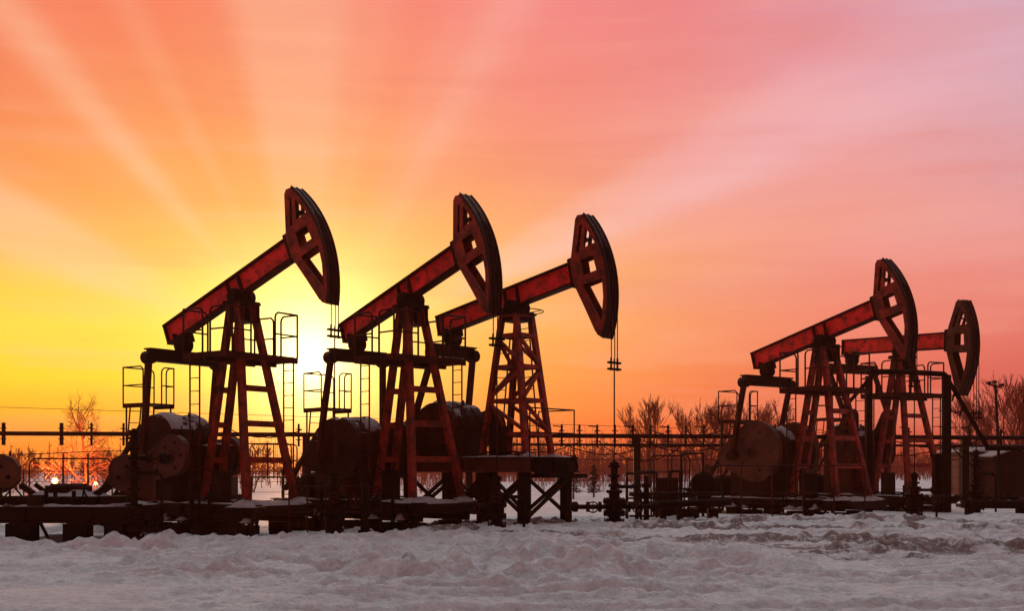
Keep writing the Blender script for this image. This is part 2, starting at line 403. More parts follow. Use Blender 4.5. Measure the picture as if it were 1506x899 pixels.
        mb = MB(); ladder(mb, (-.30, -hw-.06, zb), (-.30, -hw-.06, zd), (1, 0, 0)); P('ladder', mb, 'dred')
        mb = MB(); ladder(mb, (.42, hw+.06, zb), (.42, hw+.06, zd), (1, 0, 0)); P('ladder', mb, 'dred')
    else:
        top = (.30, .30); bot = (.84, .52)
        def lp(sx, sy, z):
            t = (zt_-z)/(zt_-zb); return Vector((sx*(top[0]+(bot[0]-top[0])*t), sy*(top[1]+(bot[1]-top[1])*t), z))
        for sx in (1, -1):
            for sy in (1, -1):
                p, q = lp(sx, sy, zt_), lp(sx, sy, zb+.02); mb = MB().chan(p, q, .15, .11, (-sx, 0, 0), .02)
                mb.box((q.x, q.y, zb+.02), (.3, .3, .03)); P('leg', mb, 'red')
        zl = [zt_-.03, 5.36, 4.52, 3.62, 2.72]
        for i, z in enumerate(zl):
            for (a, b) in (((1, -1), (1, 1)), ((-1, -1), (-1, 1)), ((-1, -1), (1, -1)), ((-1, 1), (1, 1))):
                P('brace', MB().bar(lp(*a, z), lp(*b, z), .08, .10), 'red')
                if 1 <= i:
                    z2 = zl[i+1] if i+1 < len(zl) else None
                    if z2:
                        aa, bb = (a, b) if i % 2 else (b, a); P('brace', MB().bar(lp(*aa, z-.06), lp(*bb, z2+.06), .07, .09), 'red')
        cap = MB(); cap.box((0, 0, zt_-.01), (.78, .74, .05)); cap.box((0, 0, zt_-.12), (.6, .58, .16)); P('tower_cap', cap, 'dark')
        mb = MB(); pts = [(.72*math.cos(a), .72*math.sin(a), zt_+.08) for a in np.linspace(0, 2*math.pi, 25)]; mb.path(pts, .014, 5, cap=False)
        for a in (0.3, 1.9, 3.5, 5.1): mb.tube((.72*math.cos(a), .72*math.sin(a), zt_+.08), (.3*math.cos(a), .3*math.sin(a), zt_+.02), .012, 5)
        P('hoop', mb, 'dark')
        mb = MB(); ladder(mb, (.1, .62, zb), (-.12, .42, zt_), (1, -.3, 0), .44); P('ladder', mb, 'dark')
        mb = MB(); ladder(mb, (-.9, .1, zb), (-.45, 0, zt_-.6), (.3, 1, 0), .36); P('ladder', mb, 'dark')
    # tail bearing, equalizer, pitmans, cranks
    tx, tz = -2.50, E_B-hb-.22
    tp = Vector((tx*ca-tz*sa, 0, pz+tx*sa+tz*ca)); eq = Vector((tp.x, 0, tp.z-.34))
    tb = MB().lathe((tp.x, -.2, tp.z), [(.15, 0), (.19, .02), (.19, .38), (.15, .4)], 16, 'Y'); tb.box((tp.x, 0, tp.z+.14), (.36, .3, .14), Matrix.Rotation(-tilt, 3, 'Y')); tb.box((tp.x, 0, tp.z-.17), (.26, .26, .2))
    for x in (-.2, .2): tb.box((tp.x+x, 0, tp.z+.2), (.06, .34, .22), Matrix.Rotation(-tilt, 3, 'Y'))
    P('tail_bearing', tb, 'black')
    EW = ew
    em = MB(); em.box((eq.x, 0, eq.z), (.20, 2*EW, .26)); em.box((eq.x, 0, eq.z+.15), (.28, 2*EW+.1, .04)); em.box((eq.x, 0, eq.z-.15), (.28, 2*EW-.3, .04))
    for s_ in (-1, 1): em.lathe((eq.x-.17, s_*EW, eq.z-.08), [(.14, 0), (.17, .03), (.17, .31), (.14, .34)], 14, 'X')
    P('equalizer', em, 'dark', bevel=.005)
    sx_, sz_ = cxz; cr = math.radians(crank); dr = Vector((math.cos(cr), 0, math.sin(cr)))
    for sy in (-1, 1):
        pin = Vector((sx_, sy*max(1.12, ew-.03), sz_))+dr*1.0+Vector((pin_dx, 0, 0))
        pm = MB().bar(Vector((eq.x, sy*EW, eq.z-.12)), pin, .13, .15, (1, 0, 0)); pm.lathe(pin-Vector((0, .12, 0)), [(.16, 0), (.16, .24)], 14, 'Y')
        P('pitman_arm', pm, 'dred')
        big = Vector((sx_, 0, sz_))-dr*.15; sm = Vector((sx_, 0, sz_))+dr*1.2; pts = []
        L = (sm-big).length; th = math.acos((plate-.28)/L); base = cr
        for i in range(15): a = base+th+(2*math.pi-2*th)*i/14; pts.append((big.x+plate*math.cos(a), big.z+plate*math.sin(a)))
        for i in range(7): a = base-th+2*th*i/6; pts.append((sm.x+.28*math.cos(a), sm.z+.28*math.sin(a)))
        hl_ = []
        for t, r in ((.62, .10), (.92, .09)):
            c = Vector((sx_, 0, sz_))+dr*t; hl_.append([(c.x+r*math.cos(-a), c.z+r*math.sin(-a)) for a in np.linspace(0, 2*math.pi, 11)[:-1]])
        ys = sy*.93
        cm = MB().prism([pts]+hl_, ys-.10, ys+.10)
        cm.lathe((sx_, ys-.17, sz_), [(.16, 0), (.2, .03), (.2, .31), (.16, .34)], 14, 'Y')
        rim = [Vector((x, ys+sy*.10, z)) for x, z in pts]; cm.path(rim+[rim[0]], .025, 5)
        co = P('counterweight', cm, cw)
        for ang in np.linspace(0, 2*math.pi, 6)[:-1]: P('bolt', MB().lathe((big.x+plate*.66*math.cos(ang), ys+sy*.10-.02, big.z+plate*.66*math.sin(ang)), [(.045, 0), (.045, .04)], 6, 'Y'), 'black', co)
        P('crank_hub', MB().lathe((sx_, ys+sy*.12-.08, sz_), [(.13, 0), (.13, .16)], 14, 'Y'), 'dark', co)
    # gearbox with domed cover
    gb = MB(); gx0, gx1, gw = gxc-grr, gxc+grr, .72; zt2 = gearz+.75
    gb.box(((gx0+gx1)/2, 0, (zb+gearz)/2), (gx1-gx0, 2*gw, gearz-zb)); gb.box(((gx0+gx1)/2, 0, gearz), (gx1-gx0+.12, 2*gw+.08, .06))
    gxc = (gx0+gx1)/2; rr = (gx1-gx0)/2-.03
    gb.prism([[(gxc+rr*math.cos(a), gearz+.03+.86*rr*math.sin(a)) for a in np.linspace(0, math.pi, 15)]], -gw+.03, gw-.03)
    for y in (-.35, 0, .35): gb.prism([[(gxc+(rr+.03)*math.cos(a), gearz+.03+(.86*rr+.03)*math.sin(a)) for a in np.linspace(.02, math.pi-.02, 15)]], y-.02, y+.02)
    for x in (gx0, gx1):
        for y in (-.5, 0, .5): gb.box((x, y, (zb+gearz)/2), (.05, .05, gearz-zb-.1))
    gb.box((gxc-.3, 0, gearz+.86*rr+.05), (.16, .16, .12)); gb.tube((gxc+.3, .2, gearz+.5), (gxc+.3, .2, gearz+.86*rr+.12), .03, 8)
    go = P('gearbox', gb, hood, bevel=.006)
    if snow:
        sc = MB(); vs = []; fs = []; na, ny = 16, 16
        for i in range(na+1):
            a = .35+(math.pi-.55)*i/na
            for j in range(ny+1):
                y = -gw+.02+(2*gw-.04)*j/ny
                ed = min(i, na-i, j*1.5, (ny-j)*1.5)/3.0
                t = .012+.09*min(1, ed)*float(fbm(np.array(a*3.+seed), np.array(y*3.), seed, 3))*1.3
                if float(fbm(np.array(a*2.1+seed*3), np.array(y*2.5), seed+9, 3)) < .47: t = -.05
                vs.append((gxc+(rr+t)*math.cos(a), y, gearz+.03+(.86*rr+t)*math.sin(a)))
        for i in range(na):
            for j in range(ny): a = i*(ny+1)+j; fs.append((a, a+1, a+ny+2, a+ny+1))
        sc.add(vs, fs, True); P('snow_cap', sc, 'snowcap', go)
    # motor behind, belt guard, stays
    mt = MB().lathe((-4.25, -.45, zb+.45), [(.20, 0), (.27, .06), (.27, .7), (.20, .78)], 16, 'Y'); mt.box((-4.25, -.05, zb+.12), (.6, .8, .24))
    for i in range(8): mt.lathe((-4.25, -.36+i*.075, zb+.45), [(.29, 0), (.29, .02)], 16, 'Y')
    P('motor', mt, 'dark')
    bg = []
    for cx, cz, r, a0, a1 in ((-4.25, zb+.45, .26, math.pi/2+.2, 3*math.pi/2-.1), (-2.6, gearz-.1, .42, -math.pi/2, math.pi/2+.2)):
        for i in range(9): a = a0+(a1-a0)*i/8; bg.append((cx+r*math.cos(a), cz+r*math.sin(a)))
    P('belt_guard', MB().prism([bg], .78, .98), 'dred', bevel=.01)
    stt = MB()
    for y in (-.62, .62): stt.bar((-4.9, y, zb+.25), (-3.2, y, gearz+.35), .10, .12); stt.bar((-4.5, y, zb+.02), (-3.15, y, gearz-.35), .06, .07)
    P('stay', stt, 'dark')
    if service:
        z = max(3.35, gearz+.95); c = (-3.62, -.05); hl, hw = .42, .52
        dk = MB().box((c[0], c[1], z), (2*hl, 2*hw, .05))
        for sy in (-1, 1): dk.bar((c[0]-hl, c[1]+sy*hw, z-.05), (c[0]+hl, c[1]+sy*hw, z-.05), .04, .10)
        for sx in (-1, 1):
            for sy in (-1, 1): dk.tube((c[0]+sx*.36, c[1]+sy*.46, zb), (c[0]+sx*.36, c[1]+sy*.46, z), .025, 6)
        so = P('service_deck', dk, 'dred')
        mb = MB(); railing(mb, [(c[0]+hl, c[1]-hw), (c[0]-hl, c[1]-hw), (c[0]-hl, c[1]+hw)], z+.02, 1.0); railing(mb, [(c[0]+.1, c[1]+hw), (c[0]+hl, c[1]+hw), (c[0]+hl, c[1]+.1)], z+.02, 1.0)
        P('railing', mb, 'dred', so)
        mb = MB(); ladder(mb, (c[0]-hl-.35, c[1]-.1, zb), (c[0]-hl, c[1]-.1, z), (0, 1, 0), .36); P('ladder', mb, 'dred', so)
    # control cabinet and pipes on the skid
    P('control_box', MB().box((-.15, -.55, zb+.42), (.42, .30, .8)).box((-.15, -.71, zb+.45), (.34, .02, .66)), 'dark', bevel=.01)
    # skid
    if skid_x:
        x0, x1 = skid_x; sk = MB()
        for sy in (-1, 1):
            y = sy*.95
            sk.box(((x0+x1)/2, y, zb-.02), (x1-x0, .22, .03)); wh = sh-.22; sk.box(((x0+x1)/2, y, zb-.035-wh/2), (x1-x0, .03, wh)); sk.box(((x0+x1)/2, y, zb-.05-wh), (x1-x0, .22, .03))
            sk.box(((x0+x1)/2-.1, sy*.80, zb-.065-wh-.075), (x1-x0-.4, .16, .15))
        n = int((x1-x0)/.85)
        for i in range(n+1): sk.box((x0+(x1-x0)*(i+.02*0)/n*.98+.06, 0, zb-.16), (.16, 1.85, .24))
        sk.box(((x0+x1)/2, 0, zb-.055), (x1-x0-.3, 1.6, .03))
        so = P('skid', sk, 'dark', bevel=.004)
        sn = MB(); snow_strip(sn, x0+.1, x1-.1, -1.05, -.85, zb-.005, .07, seed); snow_strip(sn, x0+.1, x1-.1, .82, 1.05, zb-.005, .07, seed+1)
        snow_strip(sn, -1.2, x1-.1, -.75, .75, zb-.045, .12, seed+2); snow_strip(sn, x0+.1, -3.6, -.75, .75, zb-.045, .10, seed+4)
        if not lattice:
            snow_mound(sn, (1.1, -.87, zb), .34, .10, seed); snow_mound(sn, (1.16, .85, zb), .34, .11, seed+1); snow_mound(sn, (-1.1, -.30, zb), .28, .12, seed+2)
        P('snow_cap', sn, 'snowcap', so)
    # fittings and stubs along the near edge of the skid
    if skid_x:
        rf = random.Random(seed*7+3)
        for k in range(16):
            x = rf.uniform(skid_x[0]+.3, skid_x[1]-.3); y = -rf.uniform(.98, 1.22); t = rf.random()
            if t < .35: P('pipe_stub', MB().tube((x, y, zb-sh-.1), (x, y, zb+rf.uniform(.05, .6)), rf.uniform(.025, .05), 8).lathe((x, y, zb-.1), [(.08, 0), (.08, .05)], 8), 'black')
            elif t < .6: P('bracket', MB().box((x, y, zb-rf.uniform(.1, .35)), (rf.uniform(.12, .4), .14, rf.uniform(.1, .25))), 'dark')
            elif t < .8:
                x2 = x+rf.uniform(-.7, .7); P('pipe', MB().path([(x, y, zb-.05), (x+.02, y-.05, zb-.2), ((x+x2)/2, y-.08, zb-sh+.05), (x2, y-.05, zb-sh-.05)], .03, 6), 'black')
            else: P('pipe', MB().bar((x, y-.1, zb-sh-.3), (x+rf.uniform(-.3, .3), y+.1, zb-.08), .06, .06), 'black')
        sc = MB()
        for k in range(7): snow_mound(sc, (rf.uniform(skid_x[0]+.3, skid_x[1]-.3), -rf.uniform(1.0, 1.08), zb-sh+.07), rf.uniform(.12, .26), rf.uniform(.06, .13), seed*5+k)
        P('snow_clump', sc, 'snowcap')['kind'] = 'stuff'
        lt = MB()
        for k in range(6):
            x = skid_x[0]+.3+k*1.05+rf.uniform(-.2, .2); lt.box((x, -1.0, zb-sh+.04), (rf.uniform(.5, .9), .22, .05))
        P('ledge', lt, 'black')
    # cables and small pipes along the skid
    pc = MB()
    for i in range(3):
        y = -.55-.1*i; pts = [(-1.2+.25*k, y+.05*math.sin(k*1.3+i), zb+.08+.05*math.sin(k*.9+i*2)) for k in range(9)]; pc.path(pts, .022, 6)
    pc.path([(-.1, -.7, zb+.7), (-.3, -.9, zb+.9), (-.9, -.95, zb+.5), (-1.4, -.95, zb+.08)], .02, 6)
    P('conduit', pc, 'black')
    return e, X, g, xr

# ------------------------------------------------------------------ block piers
def mk_block():
    m = MB().box((0, 0, .0), (1, 1, 1)); m.box((0, 0, -.35), (1.06, 1.04, .3))
    return m
_bm = {}
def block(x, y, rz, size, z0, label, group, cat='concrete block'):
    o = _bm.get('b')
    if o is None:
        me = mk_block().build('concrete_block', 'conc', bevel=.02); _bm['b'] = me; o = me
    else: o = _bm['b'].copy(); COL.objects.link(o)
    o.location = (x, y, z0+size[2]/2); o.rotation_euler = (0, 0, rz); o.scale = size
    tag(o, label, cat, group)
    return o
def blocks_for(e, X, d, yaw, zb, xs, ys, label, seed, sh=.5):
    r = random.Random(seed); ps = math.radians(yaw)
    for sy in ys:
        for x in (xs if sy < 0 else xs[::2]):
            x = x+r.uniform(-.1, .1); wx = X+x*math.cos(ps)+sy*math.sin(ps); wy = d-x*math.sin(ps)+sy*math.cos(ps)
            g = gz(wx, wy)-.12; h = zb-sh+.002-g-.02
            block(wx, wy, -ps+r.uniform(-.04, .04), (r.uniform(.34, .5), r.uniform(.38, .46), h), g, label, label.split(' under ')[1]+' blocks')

# ------------------------------------------------------------------ wellhead
def wellhead(x, y, top, label, arms=(1, -1), seed=0, s=1.0, rz=0, arm_z=.55, arm_len=1.0):
    g = gz(x, y); e = empty('wellhead', (x, y, g), rz, label, 'wellhead', 'wellheads'); r = random.Random(seed); top = top-g
    prof = [(.13, -.3), (.13, .12), (.24, .12), (.24, .2), (.14, .2), (.14, .32), (.26, .34), (.26, .44), (.2, .46), (.2, .62), (.27, .64), (.27, .74), (.13, .76), (.13, .88), (.19, .9), (.19, .97)]
    b = MB().lathe((0, 0, 0), [(a*s, h) for a, h in prof], 16)
    for k in range(8):
        a = k*math.pi/4
        for z in (.09, .31, .61): b.lathe((.225*s*math.cos(a), .225*s*math.sin(a), z), [(.022, 0), (.022, .17)], 6)
    b.build('body', 'black', e)
    z = .97; st = MB(); pr = [(.09, z)]
    while z < top-.25:
        pr += [(.09, z+.08), (.15, z+.085), (.15, z+.14), (.085, z+.145), (.085, z+.2)]; z += .24
    pr += [(.085, top-.14), (.11, top-.13), (.11, top-.04), (.05, top-.03), (.05, top)]
    st.lathe((0, 0, 0), pr, 14); st.build('stuffing_box', 'black', e)
    for k in arms:
        z = arm_z; a = MB().tube((k*.15, 0, z), (k*arm_len, 0, z), .06, 10)
        for xx in np.arange(.36, arm_len, .3): a.lathe((k*xx-.04, 0, z), [(.13, 0), (.13, .08)], 12, 'X')
        a.lathe((k*(arm_len-.1)-.1, 0, z), [(.1, 0), (.14, .1), (.1, .2)], 10, 'X')
        ao = a.build('valve', 'black', e)
        w = MB(); cx = k*.55; w.tube((cx, 0, z), (cx, -.28, z), .025, 8)
        pts = [(cx+.13*math.cos(t), -.28, z+.13*math.sin(t)) for t in np.linspace(0, 2*math.pi, 17)]; w.path(pts, .018, 6, cap=False)
        w.tube((cx-.13, -.28, z), (cx+.13, -.28, z), .012, 5); w.tube((cx, -.28, z-.13), (cx, -.28, z+.13), .012, 5)
        w.build('handwheel', 'dred', ao)
    if top > 1.3:
        z = top*.62; a = MB().tube((.05, 0, z), (.55, 0, z), .045, 8).lathe((.5, 0, z), [(.09, 0), (.09, .06)], 10, 'X'); a.path([(.5, 0, z), (.62, 0, z-.03), (.66, 0, z-.15), (.66, 0, .0)], .035, 8)
        a.build('side_pipe', 'black', e)
        pts = [(.0+.11*math.cos(t), -.2, z+.11*math.sin(t)) for t in np.linspace(0, 2*math.pi, 15)]
        MB().path(pts, .016, 6, cap=False).tube((0, 0, z), (0, -.2, z), .02, 6).tube((-.11, -.2, z), (.11, -.2, z), .012, 5).build('handwheel', 'dred', e)
    return e

# ================================================================== GROUND
def axis(segs):
    out = []
    for a, b, st in segs: n = max(1, int(round((b-a)/st))); out += list(np.linspace(a, b, n, endpoint=False))
    return np.array(out+[segs[-1][1]])
xs = axis([(-600, -100, 60), (-100, -40, 6), (-40, -22, 1.2), (-22, -9, .14), (-9, 9, .075), (9, 22, .14), (22, 40, 1.2), (40, 100, 6), (100, 600, 60)])
ys = axis([(-100, 0, 10), (0, 12, .8), (12, 20, .055), (20, 27, .075), (27, 37, .11), (37, 50, .5), (50, 100, 2), (100, 200, 12), (200, 600, 60)])
XX, YY = np.meshgrid(xs, ys, indexing='ij'); ZZ = terrain(XX, YY)
nx, ny = len(xs), len(ys)
co = np.stack([XX, YY, ZZ], -1).reshape(-1, 3)
ii = np.arange(nx*ny).reshape(nx, ny); q = np.stack([ii[:-1, :-1], ii[1:, :-1], ii[1:, 1:], ii[:-1, 1:]], -1).reshape(-1, 4)
me = bpy.data.meshes.new('ground'); me.vertices.add(len(co)); me.vertices.foreach_set('co', co.ravel())
me.loops.add(q.size); me.loops.foreach_set('vertex_index', q.ravel().astype(np.int32))
me.polygons.add(len(q)); me.polygons.foreach_set('loop_start', np.arange(0, q.size, 4, dtype=np.int32)); me.polygons.foreach_set('loop_total', np.full(len(q), 4, dtype=np.int32))
me.update(calc_edges=True); me.polygons.foreach_set('use_smooth', np.ones(len(q), bool))
at = me.attributes.new('dirt', 'FLOAT', 'POINT'); at.data.foreach_set('value', ruts(XX, YY)[1].ravel().astype(np.float32))
me.materials.append(M['snow']); ground = bpy.data.objects.new('ground', me); COL.objects.link(ground)
tag(ground, kind='structure', label='rutted trodden snow covering the yard and the field beyond')

# ================================================================== PUMPJACKS
PJ = [
 dict(px=355, pz=6.28, d=30.0, yaw=34, tilt=math.radians(22), crank=200, zb=.92, gearz=2.62, plate=.52, seed=1, rod_bot=1.5, cw='brown', cxz=(-1.60, 2.10), hood='hood',
      label='leftmost pumpjack, sharp, with its bright red beam raised highest over the low sun'),
 dict(px=604, pz=6.26, d=30.5, yaw=45, tilt=math.radians(18.5), crank=192, zb=.96, gearz=2.55, plate=.78, cxz=(-1.8, 2.3), pin_dx=.2, ew=.9, seed=2, rod_bot=1.5, cw='hood', hood='dred',
      label='second pumpjack from the left, on a red four-legged tower with a railed deck'),
 dict(px=760, pz=6.14, d=31.0, yaw=42, tilt=math.radians(11), crank=190, zb=2.12, gearz=3.02, plate=.50, cxz=(-2.0, 2.95), gxc=-2.5, ew=.8, seed=3, rod_bot=1.9, lattice=True, skid_x=None, service=False,
      cw='dred', hood='hood', skidless=1, label='middle pumpjack on a lattice tower standing on a raised steel platform'),
 dict(px=1213, pz=5.92, d=37.0, yaw=53, tilt=math.radians(14.5), crank=187, zb=.84, sh=.36, gearz=2.5, plate=1.0, cxz=(-2.15, 2.35), pin_dx=.2, gxc=-2.5, grr=.85, seed=4, rod_bot=1.6, cw='brown', hood='hood',
      label='second pumpjack from the right, head raised, crossing in front of the level beam'),
 dict(px=1327, pz=6.06, d=42.0, yaw=62, tilt=math.radians(-2.5), crank=75, zb=.84, sh=.36, gearz=2.8, plate=.62, cxz=(-1.9, 2.6), seed=5, rod_bot=2.2, cw='dred', hood='dred', head='brown',
      label='rightmost pumpjack with its red beam level and narrow brown head over the trees'),
]
blab = ['dark concrete block under the leftmost pumpjack skid', 'dark concrete block under the second pumpjack skid from the left', None,
        'dark concrete block under the second pumpjack skid from the right', 'dark concrete block under the rightmost pumpjack skid']
for i, kw in enumerate(PJ):
    kw = dict(kw); kw.pop('skidless', None)
    e, X, g, xr = pumpjack(**kw)
    if i == 2: e.location.z = 2.12                    # stands on the platform
    ps = math.radians(kw['yaw']); d = kw['d']
    if blab[i]:
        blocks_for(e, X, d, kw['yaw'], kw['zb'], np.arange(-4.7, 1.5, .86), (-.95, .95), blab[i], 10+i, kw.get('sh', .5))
    wx, wy = X+xr*math.cos(ps), d-xr*math.sin(ps)
    lab = ['black flanged wellhead under the rod of the leftmost pumpjack', 'black wellhead under the second head from the left, before the raised platform',
           'tall black wellhead with side valves, alone in the snow right of the raised platform', 'black wellhead hidden against the legs of the rightmost pumpjacks',
           'black wellhead at the right edge under the narrow brown head'][i]
    wt = [1.75, 1.65, 2.0, 1.7, 2.45][i]
    wellhead(wx, wy, wt, lab, arms=[(1,), (-1,), (1, -1), (1,), (1, -1)][i], s=[.9, .9, 1.05, 1, 1.1][i], arm_z=[.9, .6, .55, .6, .5][i], arm_len=[1.1, .8, 1.1, .9, 1.5][i])
for o in bpy.data.objects:                             # the lattice pump: its parts were cut for the ground, lift them back
    pass
lat = [o for o in COL.objects if o.name.startswith('pumpjack') and 'lattice' in o.get('label', '')][0]
gl = gz(WX(760, 31.0), 31.0)
def shift(o, dz):
    for c in o.children:
        c.data.transform(Matrix.Translation((0, 0, dz))); shift(c, dz)
shift(lat, gl-2.12)

# ================================================================== RAISED STEEL PLATFORM under the lattice pump
ps = math.radians(42); X3 = WX(760, 31); g3 = gz(X3, 31)
pf = empty('steel_platform', (X3, 31, g3), -ps, 'raised rusty steel platform on braced legs carrying the lattice tower', 'platform')
def PF(name, mb, mat, parent=None): mb.xf(Matrix.Translation((0, 0, -g3))); return mb.build(name, mat, parent or pf, bevel=.004)
px0, px1, py0 = -3.6, 1.30, 1.0; zt = 2.115
m = MB().box(((px0+px1)/2, 0, zt-.02), (px1-px0, 2*py0, .03))
dkp = PF('deck', m, 'dred')
for sy in (-1, 1): PF('girder', MB().box(((px0+px1)/2, sy*(py0-.05), zt-.045), (px1-px0, .2, .02)).box(((px0+px1)/2, sy*(py0-.05), zt-.22), (px1-px0, .03, .33)).box(((px0+px1)/2, sy*(py0-.05), zt-.39), (px1-px0, .2, .03)), 'brown' if sy < 0 else 'dred')
for k in range(6): x = px0+.1+(px1-px0-.2)*k/5; PF('cross_beam', MB().box((x, 0, zt-.24), (.16, 2*py0-.2, .28)), 'dark')
lx = [-3.3, -1.75, -.45, 1.0]
for x in lx:
    for sy in (-1, 1): PF('leg', MB().box((x, sy*(py0-.14), (zt-.41+g3-.25)/2), (.24, .22, zt-.41-g3+.25)).box((x, sy*(py0-.14), g3+.12), (.4, .36, .06)), 'black')
for a, b in zip(lx[:-1], lx[1:]):
    for sy in (-1, 1):
        y = sy*(py0-.14); PF('brace', MB().bar((a, y-.06, g3+.3), (b, y-.06, zt-.55), .06, .1), 'dark'); PF('brace', MB().bar((a, y+.06, zt-.55), (b, y+.06, g3+.3), .06, .1), 'dark')
for x in lx: PF('brace', MB().bar((x+.1, -py0+.2, g3+.3), (x+.1, py0-.2, zt-.6), .06, .1), 'dark')
m = MB(); snow_strip(m, px0+.05, px1-.1, -py0+.02, -py0+.3, zt-.004, .08, 33); snow_strip(m, px0+.05, px1-.1, py0-.4, py0-.05, zt-.004, .06, 34)
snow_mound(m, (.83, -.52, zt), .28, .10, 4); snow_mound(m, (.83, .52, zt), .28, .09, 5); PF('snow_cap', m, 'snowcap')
m = MB(); railing(m, [(px1-.05, -py0+.1), (px1-.05, py0-.1), (px1-1.3, py0-.1)], zt, 1.25, round_ends=False); PF('railing', m, 'dred')
m = MB(); railing(m, [(px0+.1, -py0+.1), (px0+.1, py0-.1), (px0+1.4, py0-.1)], zt, 1.0); PF('railing', m, 'dred')
m = MB().box((px1+.08, -.55, zt-.24), (.14, .50, .42)).box((px1+.08, .1, zt-.24), (.14, .52, .42)); PF('junction_box', m, 'conc')
m = MB(); m.path([(px1+.1, .35, zt-.1), (px1+.32, .5, zt+.02), (px1+.4, .5, zt-.3), (px1+.2, .4, zt-.5)], .025, 6); PF('cable', m, 'black')
m = MB().box((px1-.1, .2, zt-.5), (.9, 1.5, .1)); PF('outrigger', m, 'black')

# ================================================================== helper for simple world-space things
def world_thing(name, label, cat, x, y, group=None, rz=0):
    g = gz(x, y); e = empty(name, (x, y, g), rz, label, cat, group)
    def Q(n, mb, mat, parent=None, bevel=0):
        mb.xf(Matrix.Translation((-x, -y, -g))); return mb.build(n, mat, parent or e, bevel=bevel)
    return e, Q, g

# ---- left-hand crank base (a drive without its beam in the frame)
d = 28.0; xc = WX(103, d)
e, Q, g = world_thing('crank_base', 'low skid at the left edge with two rounded counterweights and a drum between', 'machine base', xc, d)
zb = .92
m = MB()
for y in (d-.9, d+.9):
    m.box((xc, y, zb-.02), (4.0, .22, .03)); m.box((xc, y, zb-.2), (4.0, .03, .33)); m.box((xc, y, zb-.38), (4.0, .22, .03))
for k in range(5): m.box((xc-1.9+.95*k, d, zb-.2), (.18, 1.8, .3))
m.box((xc, d, zb+.0), (1.9, 1.3, .06)); m.box((xc, d, zb+.12), (1.6, .9, .22)); m.box((xc-1.15, d-.1, zb+.1), (.5, .8, .25)); m.box((xc+1.15, d-.1, zb+.1), (.5, .8, .25))
so = Q('skid', m, 'dark', bevel=.006)
m = MB(); snow_strip(m, xc-1.95, xc+1.95, d-1.01, d-.80, zb-.005, .10, 51); snow_strip(m, xc-.85, xc+.85, d-.5, d+.4, zb+.225, .12, 52); snow_strip(m, xc-1.95, xc-1.0, d-.7, d+.7, zb+.01, .12, 53); snow_strip(m, xc+1.0, xc+1.95, d-.7, d+.7, zb+.01, .12, 54)
Q('snow_cap', m, 'snowcap', so)
for sx in (-1, 1):
    c = xc+sx*1.52
    pts = [(c+sx*.62, 1.02), (c+sx*.62, 2.02), (c+sx*.50, 2.12), (c-sx*.12, 2.12), (c-sx*.33, 2.02), (c-sx*.42, 1.86), (c-sx*.42, 1.52), (c-sx*.30, 1.36), (c-sx*.05, 1.24)]
    if sx < 0: pts = pts[::-1]
    mb = MB().prism([pts], d-.42, d-.18); mb.path([(p[0], d-.43, p[1]) for p in pts]+[(pts[0][0], d-.43, pts[0][1])], .025, 5)
    co_ = Q('counterweight', mb, 'brown', bevel=.01)
    for bx, bz in ((0, 1.85), (.25*sx, 1.6), (-.2*sx, 1.6)): Q('bolt', MB().lathe((c+bx, d-.46, bz), [(.05, 0), (.05, .05)], 6, 'Y'), 'black', co_)
    Q('strut', MB().bar((c-sx*.45, d-.3, 1.42), (c-sx*1.02, d-.3, 1.02), .1, .14), 'dark'); Q('strut', MB().bar((c-sx*.55, d+.3, 1.42), (c-sx*1.1, d+.3, 1.02), .08, .1), 'dark')
    Q('leg', MB().bar((c-sx*.9, d-.3, .55), (c-sx*1.18+sx*.02, d-.25, 0), .05, .07), 'black')
Q('drum', MB().lathe((xc-.42, d-.1, 1.32), [(.08, -.12), (.08, 0), (.13, .01), (.13, .84), (.08, .85), (.08, .97)], 14, 'X'), 'dark')
Q('drum', MB().lathe((xc-.8, d-.2, 1.0), [(.14, 0), (.14, 1.5)], 12, 'X'), 'black')
for i, (a, b) in enumerate(((14, 52), (98, 132), (158, 186))):
    x0, x1 = WX(a, d-.9), WX(b, d-.9); gg = gz(xc, d)-.12
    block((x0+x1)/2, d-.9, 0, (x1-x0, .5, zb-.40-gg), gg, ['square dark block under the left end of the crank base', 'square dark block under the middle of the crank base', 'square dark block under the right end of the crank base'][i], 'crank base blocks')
rl = random.Random(12)
for k in range(12):
    x = xc+rl.uniform(-1.8, 1.8); y = d+rl.uniform(-1.0, -.5); t = rl.random(); z0_ = zb+.02
    if t < .4: x2 = x+rl.uniform(-.7, .7); Q('hose', MB().path([(x, y, z0_), (x+.05, y, z0_+rl.uniform(.2, .45)), ((x+x2)/2, y-.1, z0_+rl.uniform(.2, .5)), (x2, y-.05, z0_+.1), (x2+.02, y-.25, zb-.4)], .025, 6), 'black')
    elif t < .7: Q('fitting', MB().lathe((x, y, z0_), [(.07, 0), (.07, .12), (.12, .13), (.12, .18), (.05, .19), (.05, .34)], 10), 'black')
    else: Q('box', MB().box((x, y, z0_+.12), (rl.uniform(.15, .35), .2, rl.uniform(.15, .26))), 'dark', bevel=.01)
